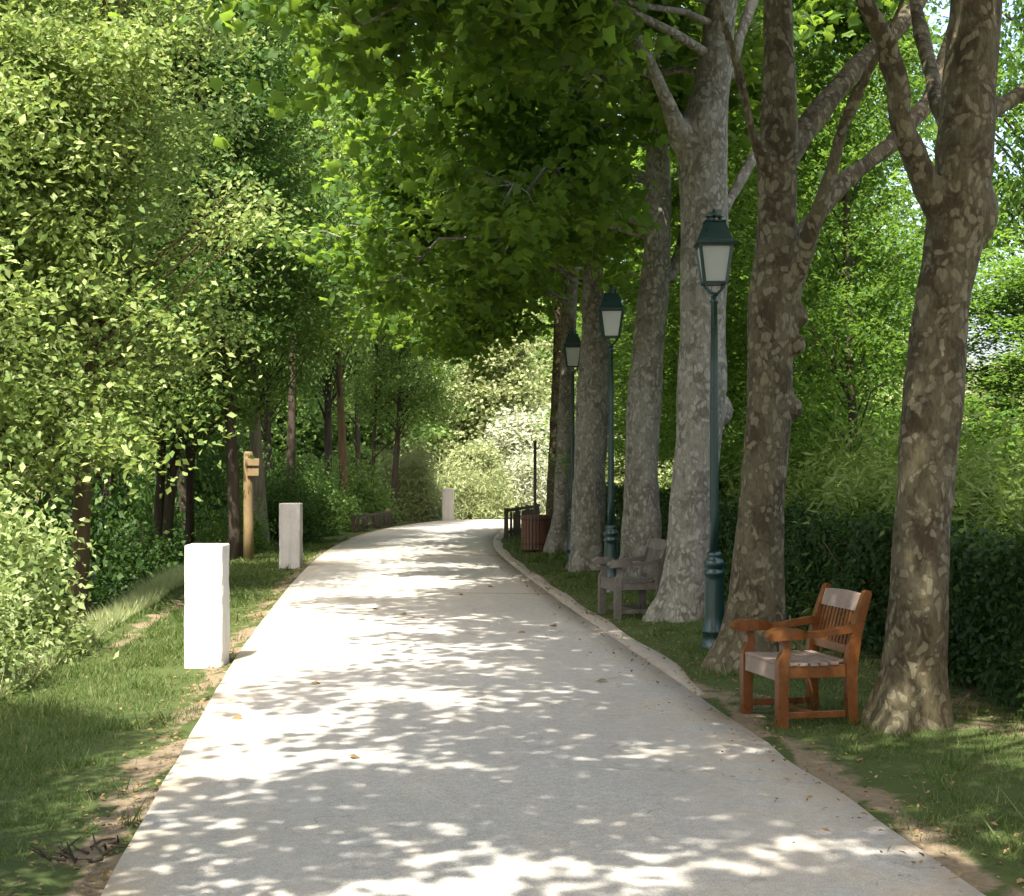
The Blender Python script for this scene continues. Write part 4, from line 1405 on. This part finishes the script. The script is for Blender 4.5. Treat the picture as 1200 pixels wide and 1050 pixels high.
cx, cy = chair_place(1.735, 9.9)
ch = armchair('orange-brown varnished wooden armchair with slatted back, standing between two plane trunks', (cx, cy, gz1(cx, cy) + 0.0), ang)
cx2, cy2 = chair_place(1.15, 16.75)
dup(ch, (cx2, cy2, gz1(cx2, cy2)), ang, None, 'weathered grey wooden armchair, partly hidden by a grey plane trunk', {'*': M['grey_wood']})

# -------------------------------------------------------------- wooden bin
bx_, by_ = wx(628, 29.4), 29.4
r = thing('litter_bin', 'round red-brown wooden slatted bin beside the slim grey trunk', 'litter bin', (bx_, by_, gz1(bx_, by_)))
bm = bmesh.new()
for k in range(26):
    a = 2 * math.pi * k / 26
    rt = Matrix.Rotation(a, 4, 'Z')
    vs = box(bm, rt @ Vector((0.272, 0, 0.37)), (0.022, 0.052, 0.66), rt)
bevel(bm, 0.004)
bm_obj('slatted_side', bm, M['bin_wood'], r)
bm = bmesh.new()
lathe(bm, [(0.25, 0.03), (0.258, 0.05), (0.258, 0.66), (0.235, 0.66), (0.235, 0.08), (0.01, 0.08)], 28)
bm_obj('liner', bm, M['liner'], r, True)
for z in (0.14, 0.60):
    bm = bmesh.new()
    lathe(bm, [(0.284, z), (0.288, z), (0.288, z + 0.03), (0.284, z + 0.03)], 28)
    bm_obj('hoop', bm, M['iron'], r)
# thin pole behind it
px_, py_ = wx(627, 30.2), 30.2
r = thing('iron_pole', 'thin dark iron pole rising behind the round wooden bin', 'pole', (px_, py_, gz1(px_, py_)))
bm = bmesh.new()
lathe(bm, [(0.036, -0.1), (0.036, 0.9), (0.030, 0.905), (0.030, 2.08), (0.034, 2.085), (0.034, 2.11), (0.012, 2.13)], 14)
bm_obj('shaft', bm, M['iron'], r, True)
bm = bmesh.new()
lathe(bm, [(0.07, 0.0), (0.07, 0.05), (0.045, 0.07)], 14)
bm_obj('foot', bm, M['iron'], r, True)


# ------------------------------------------------------------------- fences
def fence(label, a, b, h, n_post, pick):
    a, b = Vector((*a, 0)), Vector((*b, 0))
    d = (b - a)
    L = d.length
    r = thing('wooden_fence', label, 'fence', (a.x, a.y, gz1(a.x, a.y)), math.atan2(d.y, d.x))
    for k in range(n_post):
        bm = bmesh.new()
        box(bm, (L * k / (n_post - 1), 0, h / 2 - 0.08), (0.085, 0.085, h + 0.2))
        bevel(bm, 0.008)
        bm_obj('fence_post', bm, M['fence_wood'], r)
    for z in (h - 0.03, 0.16):
        bm = bmesh.new()
        box(bm, (L / 2, -0.055, z), (L + 0.08, 0.025, 0.07))
        bevel(bm, 0.004)
        bm_obj('rail', bm, M['fence_wood'], r)
    bm = bmesh.new()
    x = 0.1
    rr = random.Random(5)
    while x < L - 0.05:
        if rr.random() > 0.1:
            box(bm, (x, -0.08, h / 2 - 0.02 + rr.uniform(-0.02, 0.01)), (0.075, 0.018, h - 0.12), Matrix.Rotation(rr.uniform(-0.02, 0.02), 4, 'Y'))
        x += pick
    bevel(bm, 0.003)
    bm_obj('slat_panel', bm, M['fence_wood'], r)
    return r


fence('low dark wooden fence running off behind the round bin', (-0.13, 34.4), (0.62, 38.2), 0.68, 4, 0.125)
fence('low dark picket fence on the verge under the wood, before the far bollard', (-3.95, 38.2), (-3.35, 42.0), 0.42, 4, 0.16)
# pale short marker post at its end
r = thing('marker_post', 'short pale timber post at the end of the low dark fence', 'post', (wx(454, 41.8), 41.8, gz1(wx(454, 41.8), 41.8)))
bm = bmesh.new()
box(bm, (0, 0, 0.18), (0.13, 0.13, 0.5))
bevel(bm, 0.012)
bm_obj('shaft', bm, M['post_wood'], r)
bm = bmesh.new()
frustum4(bm, 0.15, 0.432, 0.05, 0.50)
bevel(bm, 0.006)
bm_obj('cap', bm, M['post_wood'], r)

# brown wooden post with small boards at the head
sx_, sy_ = wx(291, 27.3), 27.3
r = thing('wooden_post', 'tall brown timber post with small boards at its head beside the grey bollard', 'post', (sx_, sy_, gz1(sx_, sy_)))
bm = bmesh.new()
tube(bm, [(0, 0, -0.2), (0.005, 0, 0.6), (-0.005, 0, 1.3), (0.0, 0, 1.9), (0, 0, 1.93)], [0.095, 0.09, 0.086, 0.082, 0.06], 14)
bm_obj('shaft', bm, M['post_wood'], r, True)
for (z, x, w, h_) in ((1.74, 0.09, 0.25, 0.13), (1.56, 0.10, 0.21, 0.13)):
    bm = bmesh.new()
    box(bm, (x, -0.105, z), (w, 0.03, h_))
    bevel(bm, 0.006)
    bm_obj('board', bm, M['post_wood'], r)
# -------------------------------------------------------------------- grass
rng = np.random.default_rng(51)


def grass_arrays(n, sampler, keep, h0, h1, w):
    x, y = sampler(n)
    k = keep(x, y)
    x, y = x[k], y[k]
    n = len(x)
    z = gz(x, y) - 0.005
    hgt = rng.uniform(h0, h1, n) * (0.55 + 0.9 * rng.random(n) ** 2) * (0.75 + 0.5 * (patchy(x, y, 5.0, 9.0) > 0.3))
    az = rng.uniform(0, 6.283, n)
    bend = rng.normal(0, 0.5, (n, 2)) * hgt[:, None]
    sx = np.cos(az) * w * rng.uniform(0.7, 1.3, n) * np.clip(y / 9, 1, 3)
    sy = np.sin(az) * w * np.clip(y / 9, 1, 3)
    b0 = np.stack([x - sx, y - sy, z], -1)
    b1 = np.stack([x + sx, y + sy, z], -1)
    tip = np.stack([x + bend[:, 0], y + bend[:, 1], z + hgt], -1)
    V_ = np.stack([b0, b1, tip], 1).reshape(-1, 3)
    T_ = np.arange(n * 3).reshape(-1, 3)
    return V_, T_


def patchy(x, y, s, seed):
    return (np.sin(x * s + seed) * np.sin(y * s * 0.8 + seed * 2) + np.sin(x * s * 2.3 - y * s * 1.7 + seed) * 0.6 + np.sin(y * s * 3.1 + x * s * 0.7) * 0.4)


def samp_left(n):
    y = 4.5 + 30 * rng.random(n) ** 1.8
    x = Lx(y) - 2.7 * rng.random(n)
    return x, y


def keep_left(x, y):
    d = Lx(y) - x
    base = np.where(y < 10, 0.30, 0.12)
    stripe = (np.abs(d - 1.25) < 0.10) & (y > 13) & (y < 21) & (rng.random(len(x)) > 0.15)
    return (rng.random(len(x)) < sstep((d - base + 0.25 * patchy(x, y, 3.0, 1.0)) / 0.45) + 0.02) & ~stripe


def samp_right(n):
    y = 5.0 + 34 * rng.random(n) ** 1.7
    x = Rx(y) + 0.05 + 2.4 * rng.random(n)
    return x, y


def keep_right(x, y):
    e = x - Rx(y)
    lim = np.where(y < 10.8, 0.17, 0.2)
    a = sstep((e - lim + 0.22 * patchy(x, y, 2.6, 3.0)) / 0.5)
    b = 1 - sstep((e - 1.45 - 0.2 * np.sin(y * 2)) / 0.4) * 0.7
    pt = np.where(y < 10.8, 0.25 + 0.75 * sstep((patchy(x, y, 3.3, 5.0) + 1.1) / 1.0), 1)
    return rng.random(len(x)) < a * b * pt * 0.95 + 0.01


def tufts(n, sampler, keep):
    x, y = sampler(n)
    k = keep(x, y)
    x, y = x[k], y[k]
    m_ = 14
    x = (x[:, None] + rng.normal(0, 0.03, (len(x), m_))).ravel()
    y = (y[:, None] + rng.normal(0, 0.03, (len(y), m_))).ravel()
    return x, y


Va, Ta = grass_arrays(210000, samp_left, keep_left, 0.025, 0.065, 0.0028)
Vb, Tb = grass_arrays(170000, samp_right, keep_right, 0.02, 0.055, 0.0028)
tl = tufts(900, samp_left, keep_left)
tr = tufts(1000, samp_right, keep_right)
tx, ty = np.concatenate([tl[0], tr[0]]), np.concatenate([tl[1], tr[1]])
Vc, Tc = grass_arrays(0, lambda n: (tx, ty), lambda x, y: np.ones(len(x), bool), 0.05, 0.12, 0.005)
o = obj('grass', np_mesh('grass', np.concatenate([Va, Vb, Vc]), np.concatenate([Ta, Tb + len(Va), Tc + len(Va) + len(Vb)]), M['grass_blade']))
tag(o, 'short green grass on both verges of the path', 'grass', kind='stuff')

# taller weeds along the bank edge
n = 26000
y = 9.5 + 14 * rng.random(n)
x = Lx(y) - 1.5 - np.abs(rng.normal(0.25, 0.45, n))
hgt = rng.uniform(0.06, 0.22, n) * (0.6 + 0.6 * (patchy(x, y, 4.0, 2.0) > 0))
az = rng.uniform(0, 6.283, n)
z = gz(x, y)
b = rng.normal(0, 0.45, (n, 2)) * hgt[:, None]
w = 0.006
V_ = np.stack([np.stack([x - np.cos(az) * w, y - np.sin(az) * w, z], -1), np.stack([x + np.cos(az) * w, y + np.sin(az) * w, z], -1),
               np.stack([x + b[:, 0], y + b[:, 1], z + hgt], -1)], 1).reshape(-1, 3)
o = obj('bank_grass', np_mesh('bank_grass', V_, np.arange(n * 3).reshape(-1, 3), M['pale_leaf']))
tag(o, 'longer pale grass along the top of the bank', 'grass', kind='stuff')

# fallen-leaf litter along both margins
n = 4200
y = 5 + 24 * rng.random(n) ** 1.5
sd = rng.random(n) < 0.62
x = np.where(sd, Rx(y) + rng.normal(0.22, 0.3, n), Lx(y) - np.abs(rng.normal(0.1, 0.25, n)))
hk = sd & (rng.random(n) < 0.3)
x = np.where(hk, Rx(y) + 1.2 + rng.random(n) * 0.7, x)
z = np.maximum(gz(x, y), np.where((x > Lx(y)) & (x < Rx(y)), 0.03, -9)) + 0.012
z = np.where((x - Rx(y) > 0) & (x - Rx(y) < 0.24) & (y > 10.5), 0.03, z)
Nn = np.array([0, 0, 1.0]) + rng.normal(0, 0.35, (n, 3))
V_, T_ = leaf_arrays(np.stack([x, y, z], -1), Nn, rng.normal(0, 1, (n, 3)), rng.uniform(0.014, 0.045, n), RH_V, RH_T)
o = obj('leaf_litter', np_mesh('leaf_litter', V_, T_, M['dry_leaf']))
tag(o, 'scattered dry brown leaves and bark flakes along the path margins', 'leaf litter', kind='stuff')

# a few larger curled leaves lying out on the path
fl_pts = [(440, 717), (476, 723), (495, 727), (540, 700), (652, 737), (612, 744), (573, 690), (372, 806), (280, 845), (410, 893), (706, 803), (560, 664)]
leaf_me = None
for i, (u, v_) in enumerate(fl_pts):
    Y = F * CAM_H / (v_ - HV)
    if leaf_me is None:
        V_, T_ = leaf_arrays(np.zeros((1, 3)), np.array([[0, 0.1, 1.0]]), np.array([[0, 1.0, 0]]), np.array([0.085]), PL_V * np.array([1, 1, 1.4]), PL_T)
        leaf_me = np_mesh('fallen_leaf', V_ + np.array([0, 0, 0.016]), T_, M['dry_leaf'])
    o = obj('fallen_leaf', leaf_me)
    o.location = (wx(u, Y), Y, 0.028)
    o.rotation_euler = (0.2 * math.sin(i * 2.1), 0.25 * math.cos(i * 1.7), i * 1.9)
    tag(o, 'small dry brown leaf lying by itself on the pale path', 'leaf', 'fallen leaves lying on the path')

# dark broken twigs in the bare soil
paths = []
for k in range(16):
    a = rng.uniform(0, 6.28)
    L_ = rng.uniform(0.05, 0.16)
    p0 = np.array([rng.normal(0, 0.07), rng.normal(0, 0.09), 0.015])
    p1 = p0 + np.array([math.cos(a) * L_, math.sin(a) * L_, rng.uniform(0.0, 0.11)])
    paths.append((np.array([p0, (p0 + p1) / 2 + rng.normal(0, 0.015, 3), p1]), np.array([0.007, 0.006, 0.003])))
Vt, Tt = twig_arrays(paths, 5)
o = obj('twig_heap', np_mesh('twig_heap', Vt, Tt, M['bark_dark']))
Yt = F * CAM_H / (1000 - HV)
o.location = (wx(95, Yt), Yt, gz1(wx(95, Yt), Yt))
tag(o, 'small heap of dark broken twigs on the bare soil at the path edge', 'twigs')

# ------------------------------------------------------- light, sky, camera
sun_dir = Vector((-0.13, -0.49, 0.85)).normalized()        # towards the sun
EL = math.asin(sun_dir.z)
AZ = math.atan2(sun_dir.x, sun_dir.y)
w = bpy.data.worlds.new('World')
scene.world = w
w.use_nodes = True
nt = w.node_tree
nt.nodes.clear()
sky = nt.nodes.new('ShaderNodeTexSky')
sky.sky_type = 'NISHITA'
sky.sun_disc = False
sky.sun_elevation = EL
sky.sun_rotation = AZ
sky.air_density = 1.0
sky.dust_density = 5.0
sky.ozone_density = 0.0
bg = nt.nodes.new('ShaderNodeBackground')
bg.inputs[1].default_value = 0.15
wo = nt.nodes.new('ShaderNodeOutputWorld')
nt.links.new(sky.outputs[0], bg.inputs[0])
nt.links.new(bg.outputs[0], wo.inputs[0])

sl = bpy.data.lights.new('sun', 'SUN')
sl.energy = 4.0
sl.angle = math.radians(0.53)
sl.color = (1.0, 0.965, 0.90)
so = bpy.data.objects.new('sun', sl)
link(so)
so.rotation_euler = sun_dir.to_track_quat('Z', 'Y').to_euler()

cam = bpy.data.cameras.new('camera')
cam.sensor_width = 36
cam.sensor_fit = 'HORIZONTAL'
cam.lens = 36 * F / 1200
cam.shift_y = (HV - 525) / 1200
cam.clip_end = 2000
cam.clip_start = 0.1
co = bpy.data.objects.new('camera', cam)
link(co)
co.location = (0, 0, CAM_H)
co.rotation_euler = (math.pi / 2, 0, 0)
scene.camera = co

scene.view_settings.view_transform = 'Standard'
scene.view_settings.look = 'None'
scene.view_settings.exposure = 2.0
scene.view_settings.gamma = 1.0
scene.cycles.use_denoising = True
scene.cycles.max_bounces = 10
scene.cycles.diffuse_bounces = 5
scene.cycles.transmission_bounces = 8
scene.render.use_persistent_data = False
